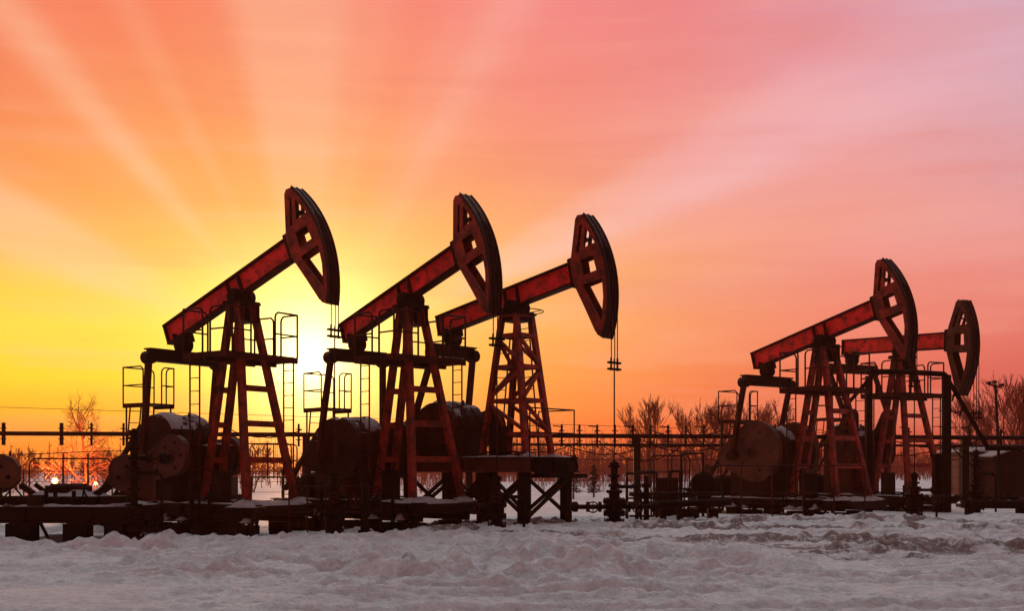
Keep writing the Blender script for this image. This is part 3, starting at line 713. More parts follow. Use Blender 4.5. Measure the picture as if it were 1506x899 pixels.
# mesh panel fence behind it
def lattice_mesh(mb, x0, x1, y, z0, z1, st=.16, r=.0045):
    w, h = x1-x0, z1-z0; n = int((w+h)/st)
    for k in range(1, n):
        c = k*st
        for fl in (0, 1):
            a0 = max(0, c-h); a1 = min(w, c); p = (a0, c-a0); q = (a1, c-a1)
            if fl: p = (w-p[0], p[1]); q = (w-q[0], q[1])
            mb.tube((x0+p[0], y, z0+p[1]), (x0+q[0], y, z0+q[1]), r, 3, cap=False)
d = 33; x0, x1 = WX(43, d), WX(165, d); xc2 = (x0+x1)/2
e, Q, g = world_thing('mesh_gate', 'wire mesh gate in a rounded pipe frame behind the crank base, glowing lights beyond', 'gate', xc2, d)
z0, z1 = .5, WZ(675, d); m = MB().path([(x0, d, z0), (x0, d, z1-.15), (x0+.12, d, z1), (x1-.12, d, z1), (x1, d, z1-.15), (x1, d, z0)], .025, 6)
for t in (.40, .70): m.tube((x0+(x1-x0)*t, d, z0-.3), (x0+(x1-x0)*(t+.01), d, z1+.15), .028, 6)
m.tube((x0, d, z0), (x1, d, z0), .025, 6); Q('frame', m, 'dark'); m = MB(); lattice_mesh(m, x0, x1, d, z0, z1); Q('wire_mesh', m, 'wire')
for s_ in (-1, 1): Q('post', MB().tube((xc2+s_*(x1-x0)*.5+s_*.55, d, g-.2), (xc2+s_*(x1-x0)*.5+s_*.55, d, z1+.2), .035, 8), 'dark')
m = MB()
pts = [(xc2-3.3+.5*k, d+.02, z1+.17-.05*math.sin(k*.5)) for k in range(14)]; m.path(pts, .012, 5); Q('wire', m, 'wire')

# ---- tall wellhead at the left, standing before the leftmost pump
e = wellhead(WX(197, 27.2), 27.2, 2.75, 'tall dark wellhead at the left, between the crank base and the leftmost pumpjack', arms=(1,), arm_z=2.05, arm_len=.85, s=1.0)
m = MB()
e, Q, g = world_thing('pipe_post', 'thin black valve post in the snow before the second pumpjack skid', 'post', WX(537, 27.6), 27.6)
x = WX(537, 27.6); m.tube((x, 27.6, g-.1), (x, 27.6, 1.65), .07, 10); m.lathe((x, 27.6, 1.5), [(.12, 0), (.12, .1)], 12); m.lathe((x, 27.6, g+.1), [(.17, 0), (.17, .12), (.11, .14), (.11, .3)], 12); m.lathe((x, 27.6, .9), [(.13, 0), (.13, .08)], 12)
Q('pipe', m, 'black'); m = MB(); pts = [(x+.15*math.cos(t), 27.6+.15*math.sin(t), 1.72) for t in np.linspace(0, 2*math.pi, 17)]; m.path(pts, .018, 6, cap=False); m.tube((x-.15, 27.6, 1.72), (x+.15, 27.6, 1.72), .012, 5); m.tube((x, 27.6, 1.6), (x, 27.6, 1.74), .02, 6); Q('handwheel', m, 'dred')

# snow-covered trestle before the leftmost tower
d = 27.4; x0, x1 = WX(338, d), WX(384, d); xm = (x0+x1)/2
e, Q, g = world_thing('trestle', 'snow-topped low pipe trestle at the foot of the leftmost tower', 'trestle', xm, d)
zt_ = WZ(752, d)
m = MB()
for x, dx in ((x0+.08, -.08), (x1-.1, -.16)):
    for y in (d-.25, d+.25): m.bar((x, y*1.0, zt_), (x+dx, y, g-.1), .07, .07)
    m.bar((x, d-.3, zt_), (x, d+.3, zt_), .08, .08)
Q('leg', m, 'conc'); Q('top_bar', MB().bar((x0-.1, d, zt_+.07), (x1+.1, d, zt_+.05), .12, .08), 'dark')
m = MB(); snow_strip(m, x0-.1, x1+.1, d-.12, d+.12, zt_+.09, .09, 61); snow_mound(m, (xm-.05, d+.02, zt_+.1), .25, .14, 9); Q('snow_cap', m, 'snowcap')

# ---- pallets of pipe behind the leftmost tower: low step platform with handrails
def step_stand(px, d, w, z, label, seed):
    x = WX(px, d); e, Q, g = world_thing('step_stand', label, 'step platform', x, d, 'step platforms between the pumps')
    Q('deck', MB().box((x, d, z), (w, 1.0, .05)), 'dark')
    m = MB()
    for sx in (-1, 1):
        for sy in (-1, 1): m.tube((x+sx*w*.46, d+sy*.45, g-.1), (x+sx*w*.46, d+sy*.45, z), .03, 6)
    Q('leg', m, 'dark')
    m = MB(); railing(m, [(x-w*.48, d-.45), (x, d-.45), (x+w*.48, d-.45)], z, 1.0); railing(m, [(x-w*.48, d+.45), (x, d+.45), (x+w*.48, d+.45)], z, 1.0); Q('railing', m, 'dred')
    m = MB(); m.bar((x+w*.5+.8, d-.3, g), (x+w*.5, d-.3, z), .05, .12); m.bar((x+w*.5+.8, d+.3, g), (x+w*.5, d+.3, z), .05, .12)
    for k in range(4): t = (k+.5)/4.5; m.box((x+w*.5+.8*(1-t), d, g+(z-g)*t), (.2, .6, .03))
    Q('stairs', m, 'dark')
step_stand(398, 35, 1.5, 1.55, 'dark step platform with pipe rails behind the leftmost tower', 1)
step_stand(985, 35, 1.1, 1.2, 'dark step platform left of the ochre counterweight, near the brown post', 2)

# cylindrical tank / drum heads right of the leftmost gearbox
d = 31.5; x = WX(325, d); e, Q, g = world_thing('electric_motor', 'round dark motor with a snowy top beside the leftmost gearbox', 'motor', x, d)
m = MB().lathe((x, d-.6, 2.0), [(.30, 0), (.46, .05), (.46, 1.0), (.36, 1.08)], 20, 'Y'); m.box((x, d, 1.35), (.7, 1.0, .5)); m.box((x-.1, d-.1, 2.5), (.3, .4, .18))
Q('housing', m, 'dark', bevel=.01); m = MB().box((x, d, (g+1.1)/2), (.9, 1.2, 1.1-g)); Q('stand', m, 'black')
m = MB(); snow_mound(m, (x, d-.1, 2.44), .36, .10, 3); Q('snow_cap', m, 'snowcap')

# ================================================================== ELEVATED PIPE with cable brackets
d = 44.0; xa, xb = WX(-60, d), WX(1570, d); zp = WZ(640, d)
e, Q, g = world_thing('elevated_pipe', 'long dark pipe on posts running behind all the pumpjacks, set with upright brackets', 'pipe', 0, d)
Q('pipe', MB().tube((xa, d, zp+.06), (xb, d, zp-.12), .085, 10), 'black')
Q('pipe', MB().tube((WX(660, d), d+.2, zp-.36), (xb, d+.2, zp-.42), .05, 8), 'dark')
pxs = [7, 92, 136, 183, 300, 440]+list(range(826, 1290, 26))+[1335, 1362, 1425, 1470]
for k, p in enumerate(pxs):
    x = WX(p, d); big = p < 100; zc = zp+.06-.18*(x-xa)/(xb-xa)
    m = MB().box((x, d-.1, zc+(-.02 if p < 500 else 0)), (.14 if big else .08, .04, .86 if p < 1290 else .6))
    if k % 2 == 0 and p > 400: m.bar((x-.34, d-.1, zc+.38), (x+.05, d-.1, zc+.34), .05, .04); m.bar((x-.1, d-.1, zc+.1), (x+.02, d-.1, zc+.36), .03, .03)
    for zz in (.2, -.2): m.tube((x-.12, d-.12, zc+zz), (x+.12, d-.12, zc+zz), .02, 5)
    Q('bracket', m, 'dark')
for p in (-20, 250, 450, 690, 937, 1180, 1420):
    x = WX(p, d); gg = gz(x, d); Q('post', MB().box((x, d+.08, (zp-.02+gg-.2)/2), (.26, .2, zp-.02-gg+.2)).box((x, d+.08, gg+.1), (.5, .5, .12)), 'dark')
rc = random.Random(3)
for (pa, pb, sag, dz) in ((826, 960, .45, -.3), (880, 1010, .75, -.25), (700, 850, .4, -.3), (940, 1080, .5, -.15), (1010, 1120, .7, .1), (960, 1060, .25, .15), (1120, 1240, .5, -.2), (1240, 1400, .5, -.3), (1300, 1460, .4, -.1), (1390, 1530, .6, -.3), (340, 445, .3, .2), (250, 360, .35, -.2), (830, 1110, .12, -.34)):
    x0, x1 = WX(pa, d), WX(pb, d); n = 14
    Q('cable', MB().path([(x0+(x1-x0)*t, d-.15, zp+dz-sag*4*t*(1-t)+rc.uniform(-.02, .02)) for t in np.linspace(0, 1, n)], .022, 5), 'black')
# overhead wire
m = MB(); pts = [(WX(-300+200*k, 60), 60, WZ(590+6.2*k, 60)-.0) for k in range(12)]; m.path(pts, .016, 4)
m.build('overhead_wire', 'wire'); tag(bpy.context.scene.objects['overhead_wire'], 'thin overhead wire crossing the low sky behind the pumpjacks', 'wire')

# ================================================================== PERIMETER FENCE
def wire_fence(xa, ya, xb, yb, h, label, step=2.6, wires=4, mesh=True):
    e, Q, g = world_thing('wire_fence', label, 'fence', (xa+xb)/2, (ya+yb)/2)
    n = int(math.hypot(xb-xa, yb-ya)/step)
    for k in range(n+1):
        t = k/n; x, y = xa+(xb-xa)*t, ya+(yb-ya)*t; gg = gz(x, y); Q('post', MB().tube((x, y, gg-.2), (x, y, gg+h+.06), .035, 6), 'dark')
    m = MB()
    for j in range(wires):
        z = h*(j+1)/wires; m.path([(xa+(xb-xa)*k/n, ya+(yb-ya)*k/n, gz(xa+(xb-xa)*k/n, ya+(yb-ya)*k/n)+z) for k in range(n+1)], .012 if j < wires-1 else .022, 4)
    Q('wire', m, 'wire')
wire_fence(WX(-60, 47), 47, WX(700, 47), 47, 1.7, 'wire fence on thin posts behind the left-hand pumpjacks')
wire_fence(WX(830, 52), 52, WX(1290, 52), 52, 1.9, 'wire fence on thin posts behind the second pumpjack from the right')
wire_fence(WX(1290, 54), 54, WX(1412, 54), 54, 2.6, 'taller wire fence between the rightmost pumpjack legs and the shed', 1.1, 5)

# ================================================================== PIPE GANTRY on the right
d = 39.5
e, Q, g = world_thing('pipe_gantry', 'black portal of thick pipe with a long bracketed stay, right of the rightmost tower', 'gantry', WX(1392, d), d)
x1, x0 = WX(1392, d), WX(1283, d); zt = WZ(552, d)
Q('post', MB().box((x1, d, (zt+g-.3)/2), (.26, .22, zt-g+.3)).box((x1-.12, d+.3, 1.0), (.4, .3, 2.6)), 'black', bevel=.01)
Q('post', MB().box((x0, d+.4, (zt+g-.3)/2), (.22, .2, zt-g+.3)), 'black', bevel=.01)
Q('beam', MB().path([(x0-.1, d+.4, zt+.15), ((x0+x1)/2, d+.2, zt+.12), (x1-.1, d, zt+.03), (x1+.05, d, zt-.1)], .10, 10), 'black')
Q('stay', MB().bar((x1+.1, d, WZ(562, d)), (WX(1447, d), d-.4, WZ(662, d)), .12, .14), 'black')
Q('stay', MB().bar((x0-.05, d+.4, WZ(560, d)), (WX(1246, d), d+.6, WZ(602, d)), .10, .13), 'black')
for k in range(4):
    t = .15+.22*k; x = x1+.1+(WX(1447, d)-x1-.1)*t; z = WZ(562, d)+(WZ(662, d)-WZ(562, d))*t
    m = MB().bar((x-.3, d-.1, z-.22), (x+.05, d-.1, z-.12), .04, .04); m.bar((x-.12, d-.1, z-.32), (x-.02, d-.1, z+.05), .05, .05); Q('bracket', m, 'dark')
for k in range(5):
    z = zt-.7-.55*k; Q('bracket', MB().bar((x1-.32, d-.13, z+.03), (x1+.32, d-.13, z), .03, .03), 'dark')
Q('pipe', MB().tube((WX(1443, d), d-.4, WZ(660, d)), (WX(1580, d), d-.4, WZ(660, d)), .09, 10), 'black')
Q('cable', MB().path([(x1+.1, d-.1, WZ(655, d)), (WX(1415, d), d-.1, WZ(676, d)), (WX(1440, d), d-.2, WZ(694, d)), (WX(1470, d), d-.2, WZ(702, d))], .025, 6), 'black')

# ---- low pipe manifold between the raised platform and the right pumps
d = 32.5
e, Q, g = world_thing('pipe_manifold', 'low run of black pipe with valves and square frames left of the right-hand pumps', 'pipework', WX(960, d), d)
zc = WZ(744, d); Q('pipe', MB().tube((WX(905, d), d, zc), (WX(1075, d+.5), d+.5, zc+.08), .10, 10), 'black')
Q('pipe', MB().tube((WX(930, d), d+.9, zc+.3), (WX(1060, d+1), d+1, zc+.3), .06, 8), 'dark')
for p, zt in ((950, 700), (936, 640)):
    x = WX(p, d); Q('riser', MB().tube((x, d-.1, g-.1), (x, d-.1, WZ(zt if p == 950 else 700, d)), .08 if p == 950 else .05, 8).lathe((x, d-.1, g+.15), [(.22, 0), (.22, .05)], 12).lathe((x, d-.1, zc+.25), [(.15, 0), (.15, .1)], 12).lathe((x, d-.1, zc+.5), [(.13, 0), (.13, .12)], 12), 'black')
for (a, b, y0, y1, dd) in ((922, 966, 697, 752, .5), (940, 962, 695, 740, 1.4), (985, 1000, 694, 735, 1.0), (1002, 1034, 668, 740, 2.2)):
    x0, x1, yy = WX(a, d+dd), WX(b, d+dd), d+dd; z0, z1 = gz(0, 33)-.1, WZ(y0, yy)
    Q('frame', MB().path([(x0, yy, z0), (x0, yy, z1), (x1, yy, z1+.02), (x1, yy, z0)], .05, 6).tube((x0, yy, z0+.8), (x1, yy, z0+.8), .03, 6), 'dark')
for p in (975, 1003, 1020, 1048): x = WX(p, d+.2); Q('support', MB().box((x, d+.2, (zc-.1+g-.2)/2), (.28 if p > 990 else .16, .3, zc-.1-g+.2)), 'black')
Q('valve', MB().lathe((WX(1035, d+1.2), d+1.2, 1.35), [(.28, 0), (.36, .06), (.36, .3), (.28, .36)], 14, 'Y').box((WX(1035, d+1.2), d+1.3, .9), (.4, .4, .8)), 'black')
x = WX(981, d+1.6); Q('cabinet', MB().box((x, d+1.6, (g+WZ(703, d+1.6))/2), (.62, .4, WZ(703, d+1.6)-g)), 'hood', bevel=.01)
for (pa, pb, dd, zz, lab) in ((1045, 1272, 34.0, 1.9, 'thin pipe guard rail in front of the ochre counterweight and gearbox'), (425, 560, 28.9, 1.35, 'low pipe guard rail before the gearbox of the second pumpjack')):
    x0, x1 = WX(pa, dd), WX(pb, dd); e, Q, g = world_thing('guard_rail', lab, 'railing', (x0+x1)/2, dd)
    m = MB(); n = 5; railing(m, [(x0+(x1-x0)*k/n, dd) for k in range(n+1)], g, zz-g, .022); Q('rail', m, 'dred')
# ---- low pipe at the right edge
d = 37.5
e, Q, g = world_thing('flow_line', 'thick low black pipe leaving the right edge of the yard', 'pipe', WX(1480, d), d)
zc = WZ(742, d); Q('pipe', MB().tube((WX(1417, d), d, zc), (WX(1580, d), d, zc-.03), .14, 12), 'black')
for p in (1425, 1500, 1540): Q('support', MB().box((WX(p, d), d, (zc+g)/2-.1), (.2, .24, zc-g)), 'black')
Q('flange', MB().lathe((WX(1424, d), d, zc), [(.22, 0), (.22, .08)], 14, 'X').lathe((WX(1500, d), d, zc), [(.22, 0), (.22, .08)], 14, 'X'), 'dark')

# ================================================================== SHEDS
def shed(px0, px1, d, ytop, depth, label, gable, mat='wood'):
    x0, x1 = WX(px0, d), WX(px1, d); zt = WZ(ytop, d); xm = (x0+x1)/2
    e, Q, g = world_thing('shed', label, 'shed', xm, d+depth/2)
    Q('wall', MB().box((xm, d+depth/2, (zt+g-.2)/2), (x1-x0, depth, zt-g+.2)), mat)
    m = MB()
    for k in range(int((x1-x0)/.28)): m.box((x0+.14+.28*k, d-.012, (zt+g)/2), (.2, .024, zt-g-.1))
    Q('boards', m, mat)
    if gable:
        zr = zt+(x1-x0)*.17; m = MB().prism([[(x0, zt), (xm, zr), (x1, zt)]], d, d+depth); Q('gable', m, mat)
        m = MB()
        for s_, xe in ((-1, x0-.25), (1, x1+.25)): m.bar(((xe+xm)/2-(xm-xe)/2, d+depth/2, zt-.03), (xm, d+depth/2, zr+.06), depth+.5, .1, (0, 0, 1))
        Q('roof', m, 'dark')
        m = MB()
        for s_, xe in ((-1, x0-.2), (1, x1+.2)): m.bar((xe, d+depth/2, zt+.06), (xm, d+depth/2, zr+.15), depth+.4, .08, (0, 0, 1))
        Q('snow_cap', m, 'snowcap')
    else:
        Q('roof', MB().box((xm, d+depth/2, zt+.05), (x1-x0+.4, depth+.5, .1)), 'dark'); m = MB(); snow_strip(m, x0-.2, x1+.2, d-.25, d+depth+.2, zt+.1, .22, 71); Q('snow_cap', m, 'snowcap')
    xd = x0+(x1-x0)*.62; Q('door', MB().box((xd, d-.035, g+.95), (.85, .03, 1.9)), 'dark')
shed(1424, 1462, 57, 668, 4.0, 'flat-roofed board shed with a snowy roof, right of the rightmost tower', False)
shed(1464, 1520, 55, 674, 5.0, 'dark gabled shed at the right edge with a snow-dusted roof', True, 'hood')

# lamp pole
d = 53; x = WX(1469, d)
e, Q, g = world_thing('lamp_pole', 'thin tall lamp pole standing among bare branches at the right edge', 'lamp pole', x, d)
Q('pole', MB().tube((x+.1, d, g-.3), (x-.15, d, WZ(566, d)), .10, 8, .055), 'dark')
Q('crossarm', MB().bar((x-.5, d, WZ(566, d)+.02), (x+.15, d, WZ(571, d)), .06, .06), 'dark')
for dx, dz in ((-.45, .22), (-.2, .3), (.12, .02)): Q('floodlight', MB().box((x+dx, d, WZ(567, d)+dz*.5), (.15, .2, .12)).tube((x+dx, d, WZ(567, d)-.1), (x+dx, d, WZ(567, d)+dz*.5), .02, 5), 'black')

# ================================================================== DISTANT LAMPS low on the left
def ground_lamp(px, py, d, r, label):
    x, z = WX(px, d), WZ(py, d); e, Q, g = world_thing('yard_lamp', label, 'lamp', x, d, 'yard lamps beyond the mesh gate')
    Q('post', MB().tube((x, d, g-.2), (x, d, z-r), .05, 8).lathe((x, d, z-r*1.05), [(r*.5, 0), (r*.7, .05), (r*.3, .08)], 12), 'dark')
    
    pl = bpy.data.lights.new('lamp_light', 'POINT'); pl.energy = 3500 if r > .12 else 350; pl.color = (1, .38, .08); pl.shadow_soft_size = .1
    po = bpy.data.objects.new('lamp_light', pl); COL.objects.link(po); po.parent = e; po.location = (0, -r*1.6, z-g+.1)
    Q('glass', MB().lathe((x, d, z), [(.02, -r), (r*.7, -r*.7), (r, 0), (r*.7, r*.7), (.02, r)], 14), 'lamp'); Q('cap', MB().lathe((x, d, z+r*.85), [(r*.8, 0), (r*.15, r*.5)], 12), 'dark')
ground_lamp(81, 708, 64, .17, 'larger blazing yard lamp low behind the mesh gate')
ground_lamp(141, 712, 66, .10, 'smaller glowing yard lamp beside the bare tree trunk')

# ================================================================== TREES
def grow(mb, p, dirv, L, r, depth, rr, spread=.55, up=.15, minr=.010, kids=(2, 4)):
    pts = [Vector(p)]; dv = Vector(dirv).normalized(); n = 4
    for i in range(n):
        dv = (dv+Vector((rr.gauss(0, .10), rr.gauss(0, .10), rr.gauss(0, .06)+up*.12))).normalized(); pts.append(pts[-1]+dv*L/n)
    mb.path(pts, r, 5 if r > .03 else 3, max(minr*.7, r*.6), cap=False)
    if depth <= 0: return
    for k in range(rr.randint(*kids)):
        t = rr.uniform(.3, 1); i = min(n-1, int(t*n)); q = pts[i].lerp(pts[i+1], t*n-i)
        ax = dv.orthogonal().normalized(); ax.rotate(Matrix.Rotation(rr.uniform(0, 6.283), 3, dv))
        nd = (dv+ax*rr.uniform(spread*.6, spread*1.5)+Vector((0, 0, up))).normalized()
        grow(mb, q, nd, L*rr.uniform(.5, .78), max(minr, r*.55), depth-1, rr, spread, up, minr, kids)
    grow(mb, pts[-1], dv, L*.7, max(minr, r*.6), depth-1, rr, spread, up, minr, kids)
def bare_tree(px, d, ytop, label, seed, stems=1, fan=.0, trunk_r=.11, depth=5, spread=.55, up=.12, first=.42, grp=None, minr=.012):
    rr = random.Random(seed); x = WX(px, d); e, Q, g = world_thing('bare_tree', label, 'tree', x, d, grp); h = WZ(ytop, d)-g
    tk = MB(); cr = MB()
    for s_ in range(stems):
        a = (s_/(max(1, stems-1))-.5)*2*fan; dv = Vector((a+rr.gauss(0, .04), rr.gauss(0, .2*fan+.02), 1)).normalized(); L = h*first*rr.uniform(.85, 1.1)
        p = Vector((x+a*.3, d+rr.uniform(-.2, .2)*(stems > 1), g-.2)); pts = [p]
        for i in range(5): pts.append(pts[-1]+(dv+Vector((rr.gauss(0, .03), rr.gauss(0, .03), 0)))*L/5)
        tr = trunk_r/(1 if stems == 1 else 1.6); tk.path(pts, tr, 7, tr*.7)
        for i in range(2, 6):
            for k in range(2 if stems == 1 else 1):
                ang = rr.uniform(0, 6.28); nd = Vector((math.cos(ang)*spread*1.6, math.sin(ang)*spread*1.6, .75)); grow(cr, pts[i], nd, h*.20*rr.uniform(.8, 1.15), tr*.4, depth-2, rr, spread, up, minr)
        grow(cr, pts[-1], dv, h*.22, tr*.65, depth, rr, spread, up, minr)
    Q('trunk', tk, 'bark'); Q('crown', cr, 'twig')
bare_tree(129, 66, 560, 'spreading bare tree on the left, glowing against the yellow sky', 11, trunk_r=.13, depth=5, spread=1.05, first=.30, up=.0, minr=.006)
TG = 'bare trees behind the yard'
for i, (p, d, yt, st, fan, lab) in enumerate([
    (955, 70, 576, 6, .16, 'slender multi-stemmed bare tree just right of the tallest post of the elevated pipe'),
    (1038, 72, 572, 8, .42, 'wide bare bush-like tree behind the low pipe manifold'),
    (1085, 78, 584, 6, .35, 'bare tree behind the railed deck of the second pumpjack from the right'),
    (1135, 80, 582, 5, .3, 'bare tree behind the ochre counterweight, right of its railing'),
    (998, 84, 622, 4, .3, 'small bare tree between the slender one and the wide one'),
    (1482, 62, 544, 9, .42, 'big fan-shaped bare tree at the right edge above the sheds'),
    (1440, 72, 574, 6, .35, 'bare tree under the narrow brown head'),
    (1530, 66, 552, 6, .4, 'bare tree cut by the right edge of the view'),
    (370, 74, 640, 4, .3, 'small bare tree seen through the leftmost tower'),
    (30, 78, 650, 5, .5, 'low bare bush at the far left behind the elevated pipe'),
    (165, 80, 652, 5, .5, 'low bare bush right of the spreading tree on the left')]):
    bare_tree(p, d, yt, lab, 40+i, st, fan, .10, 4 if st < 6 else 4, .42, .25, .40, TG, .0105)
def conifer(px, d, yt, seed, label, wide=.3):
    rr = random.Random(seed); x = WX(px, d); e, Q, g = world_thing('young_conifer', label, 'tree', x, d, 'young conifers at the edge of the snow'); h = WZ(yt, d)-g
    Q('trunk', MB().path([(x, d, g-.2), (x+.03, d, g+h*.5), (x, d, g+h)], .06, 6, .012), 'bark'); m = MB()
    z = .18*h
    while z < h*.98:
        L = wide*h*(1-z/h)**.8+.08
        for k in range(7):
            a = rr.uniform(0, 6.28); l = L*rr.uniform(.6, 1.15); p0 = Vector((x, d, g+z)); p1 = p0+Vector((math.cos(a)*l, math.sin(a)*l, -.12*l+rr.uniform(-.05, .12)))
            m.tube(p0, p1, .010, 3, .004, False)
            for j in range(9):
                t = rr.uniform(.2, 1); c = p0.lerp(p1, t); dv = Vector((rr.gauss(0, 1), rr.gauss(0, 1), rr.gauss(-.2, .5))).normalized()*(.16*(1.2-t)); sd = dv.orthogonal().normalized()*.03
                m.add([c-sd, c+sd, c+dv], [(0, 1, 2)])
        z += h*.055
    Q('crown', m, 'conifer')
conifer(843, 56, 668, 5, 'young conifer just right of the raised platform'); conifer(873, 58, 684, 6, 'smallest young conifer, left of the tall wellhead'); conifer(826, 60, 680, 8, 'young conifer partly behind the raised platform')
conifer(1040, 60, 684, 9, 'young conifer behind the pipe manifold')
# far thicket: one uncountable band
def thicket():
    rr = random.Random(77); m = MB()
    for k in range(3600):
        y = rr.uniform(80, 128); x = rr.uniform(-.62, .62)*y; g = gz(x, y); dens = float(vnoise(x/9, y/30, 5))
        if rr.random() > (.25+.9*dens)*(.22+.78*float(sst(-.17, .02, np.array(x/y)))): continue
        h = rr.uniform(1.6, 3.6)*(.6+.75*dens); ln = rr.gauss(0, .05); p = Vector((x, y, g-.2)); q = Vector((x+ln*h, y, g+h)); m.tube(p, q, .035, 3, .012, False)
        for j in range(7):
            t = rr.uniform(.12, .95); c = p.lerp(q, t); a = rr.choice((-1, 1))*rr.uniform(.2, .9)*(1.1-t)*.8; m.tube(c, c+Vector((a, rr.uniform(-.3, .3), abs(a)*rr.uniform(.5, 1.6))), .014, 3, .008, False)
    for k in range(2600):
        y = rr.uniform(66, 100); x = rr.uniform(-.62, .62)*y; g = gz(x, y)
        if float(vnoise(x/5, y/12, 8)) < .45 or rr.random() > .15+.85*float(sst(-.17, .02, np.array(x/y))): continue
        for j in range(5):
            a = rr.gauss(0, .25); h = rr.uniform(.5, 1.3); m.tube((x, y, g-.1), (x+a*h, y+rr.gauss(0, .15), g+h), .012, 3, .006, False)
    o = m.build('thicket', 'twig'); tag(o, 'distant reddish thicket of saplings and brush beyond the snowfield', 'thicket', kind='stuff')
thicket()
def far_wood():
    """dense far-off wood: many fine upright stems with side branches, deep band"""
    rr = random.Random(99); m = MB()
    for k in range(5200):
        y = rr.uniform(135, 215); x = rr.uniform(-.66, .66)*y; g = gz(x, y); h = rr.uniform(2.2, 4.6)*(.75+.5*float(vnoise(x/14, y/60, 15)))
        if rr.random() > .2+.5*float(sst(-.17, .05, np.array(x/y))): continue
        p = Vector((x, y, g-.3)); q = Vector((x+rr.gauss(0, .04)*h, y, g+h)); m.tube(p, q, .07, 3, .02, False)
        for j in range(5):
            t = rr.uniform(.15, .95); c = p.lerp(q, t); a = rr.choice((-1, 1))*rr.uniform(.4, 1.2)*(1.15-t); m.add([c, c+Vector((a, 0, abs(a)*.7)), c+Vector((a*.8, .1, abs(a)*.3-.12))], [(0, 1, 2)])
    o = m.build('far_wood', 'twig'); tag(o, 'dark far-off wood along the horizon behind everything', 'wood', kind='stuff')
far_wood()

# ================================================================== SKY
w = bpy.data.worlds.new('World'); scene.world = w; w.use_nodes = True
nt = w.node_tree; N = nt.nodes; L = nt.links; bg = N['Background']
SUN_AZ = math.atan((455-CX)/F); SUN_EL = math.atan((HY-528)/F*math.cos(SUN_AZ))
tc = N.new('ShaderNodeTexCoord'); nrm = N.new('ShaderNodeVectorMath'); nrm.operation = 'NORMALIZE'; L.new(tc.outputs['Generated'], nrm.inputs[0])
sep = N.new('ShaderNodeSeparateXYZ'); L.new(nrm.outputs[0], sep.inputs[0])
def MATH(op, a, b=None, c=None, clamp=False):
    n = N.new('ShaderNodeMath'); n.operation = op; n.use_clamp = clamp
    for i, v in enumerate((a, b, c)):
        if v is None: continue
        if isinstance(v, (int, float)): n.inputs[i].default_value = v
        else: L.new(v, n.inputs[i])
    return n.outputs[0]
def RANGE(v, a, b, c=0, d=1, kind='SMOOTHSTEP'):
    n = N.new('ShaderNodeMapRange'); n.interpolation_type = kind; L.new(v, n.inputs[0])
    for i, q in enumerate((a, b, c, d)): n.inputs[i+1].default_value = q
    return n.outputs[0]
def MIX(f, a, b, mode='MIX'):
    n = N.new('ShaderNodeMix'); n.data_type = 'RGBA'; n.blend_type = mode; n.clamp_factor = True
    for i, v in ((0, f), (6, a), (7, b)):
        if isinstance(v, (int, float)): n.inputs[i].default_value = v
        elif isinstance(v, tuple): n.inputs[i].default_value = (*v, 1)
        else: L.new(v, n.inputs[i])
    return n.outputs[2]
x_, y_, z_ = sep.outputs
az = MATH('ARCTAN2', x_, y_)
# faint drifting cloud streaks bend the bands of colour a little
mp = N.new('ShaderNodeMapping'); mp.inputs['Scale'].default_value = (1.2, 1.2, 14); mp.inputs['Rotation'].default_value = (0, math.radians(4), 0); L.new(nrm.outputs[0], mp.inputs[0])
cn = N.new('ShaderNodeTexNoise'); cn.inputs['Scale'].default_value = 2.2; cn.inputs['Detail'].default_value = 6; cn.inputs['Roughness'].default_value = .5; L.new(mp.outputs[0], cn.inputs['Vector'])
cloud = MATH('SUBTRACT', cn.outputs[0], .5)
el = MATH('ARCSINE', z_); el = MATH('MULTIPLY_ADD', cloud, .035, el); eln = MATH('DIVIDE', el, math.pi/2, clamp=True)
PYS = [0, 100, 200, 300, 400, 480, 560, 640, 690]
SKY = {
 0: [(247,122,84),(247,132,82),(249,146,78),(251,172,74),(254,214,72),(255,236,44),(255,228,28),(254,158,26),(255,112,26)],
 250: [(249,132,98),(250,146,94),(251,160,88),(252,180,84),(254,214,96),(255,236,70),(255,224,32),(254,150,26),(252,104,28)],
 455: [(249,142,112),(250,152,108),(251,166,104),(252,180,98),(254,206,100),(255,232,100),(255,222,56),(253,146,26),(248,92,26)],
 753: [(246,134,130),(247,144,130),(248,154,126),(250,168,116),(252,184,98),(253,184,72),(252,160,52),(250,116,36),(232,72,28)],
 1000: [(238,141,144),(240,147,146),(243,156,147),(246,163,139),(249,164,117),(249,155,98),(247,136,74),(242,90,42),(216,58,30)],
 1250: [(226,156,171),(230,159,170),(238,165,165),(242,161,149),(244,149,130),(243,133,109),(236,107,84),(220,80,64),(180,54,44)],
 1506: [(206,174,200),(212,173,195),(224,171,182),(234,160,159),(237,142,132),(233,121,109),(218,93,86),(192,68,66),(160,48,46)]}
def OVER(px):     # what the sky does above the frame
    return (.30, .235, .27)
ramps = []
for px, cols in SKY.items():
    a = math.atan((px-CX)/F); r = N.new('ShaderNodeValToRGB'); cr = r.color_ramp; st = []
    for py, c in zip(PYS, cols): st.append((math.atan((HY-py)/F*math.cos(a))/(math.pi/2), S(c)))
    st.sort(); top = st[-1][1]
    st.append((.36, tuple(.35*t+.65*o for t, o in zip(top, (.95, .80, .86))))); st.append((.52, (1.15, 1.48, 1.62))); st.append((.72, (.95, 1.22, 1.32))); st.append((1.0, (.60, .77, .84)))
    cr.elements[0].position = st[0][0]; cr.elements[0].color = (*st[0][1], 1); cr.elements[1].position = st[1][0]; cr.elements[1].color = (*st[1][1], 1)
    for p, c in st[2:]:
        e_ = cr.elements.new(p); e_.color = (*c, 1)
    L.new(eln, r.inputs[0]); ramps.append((a, r.outputs[0]))
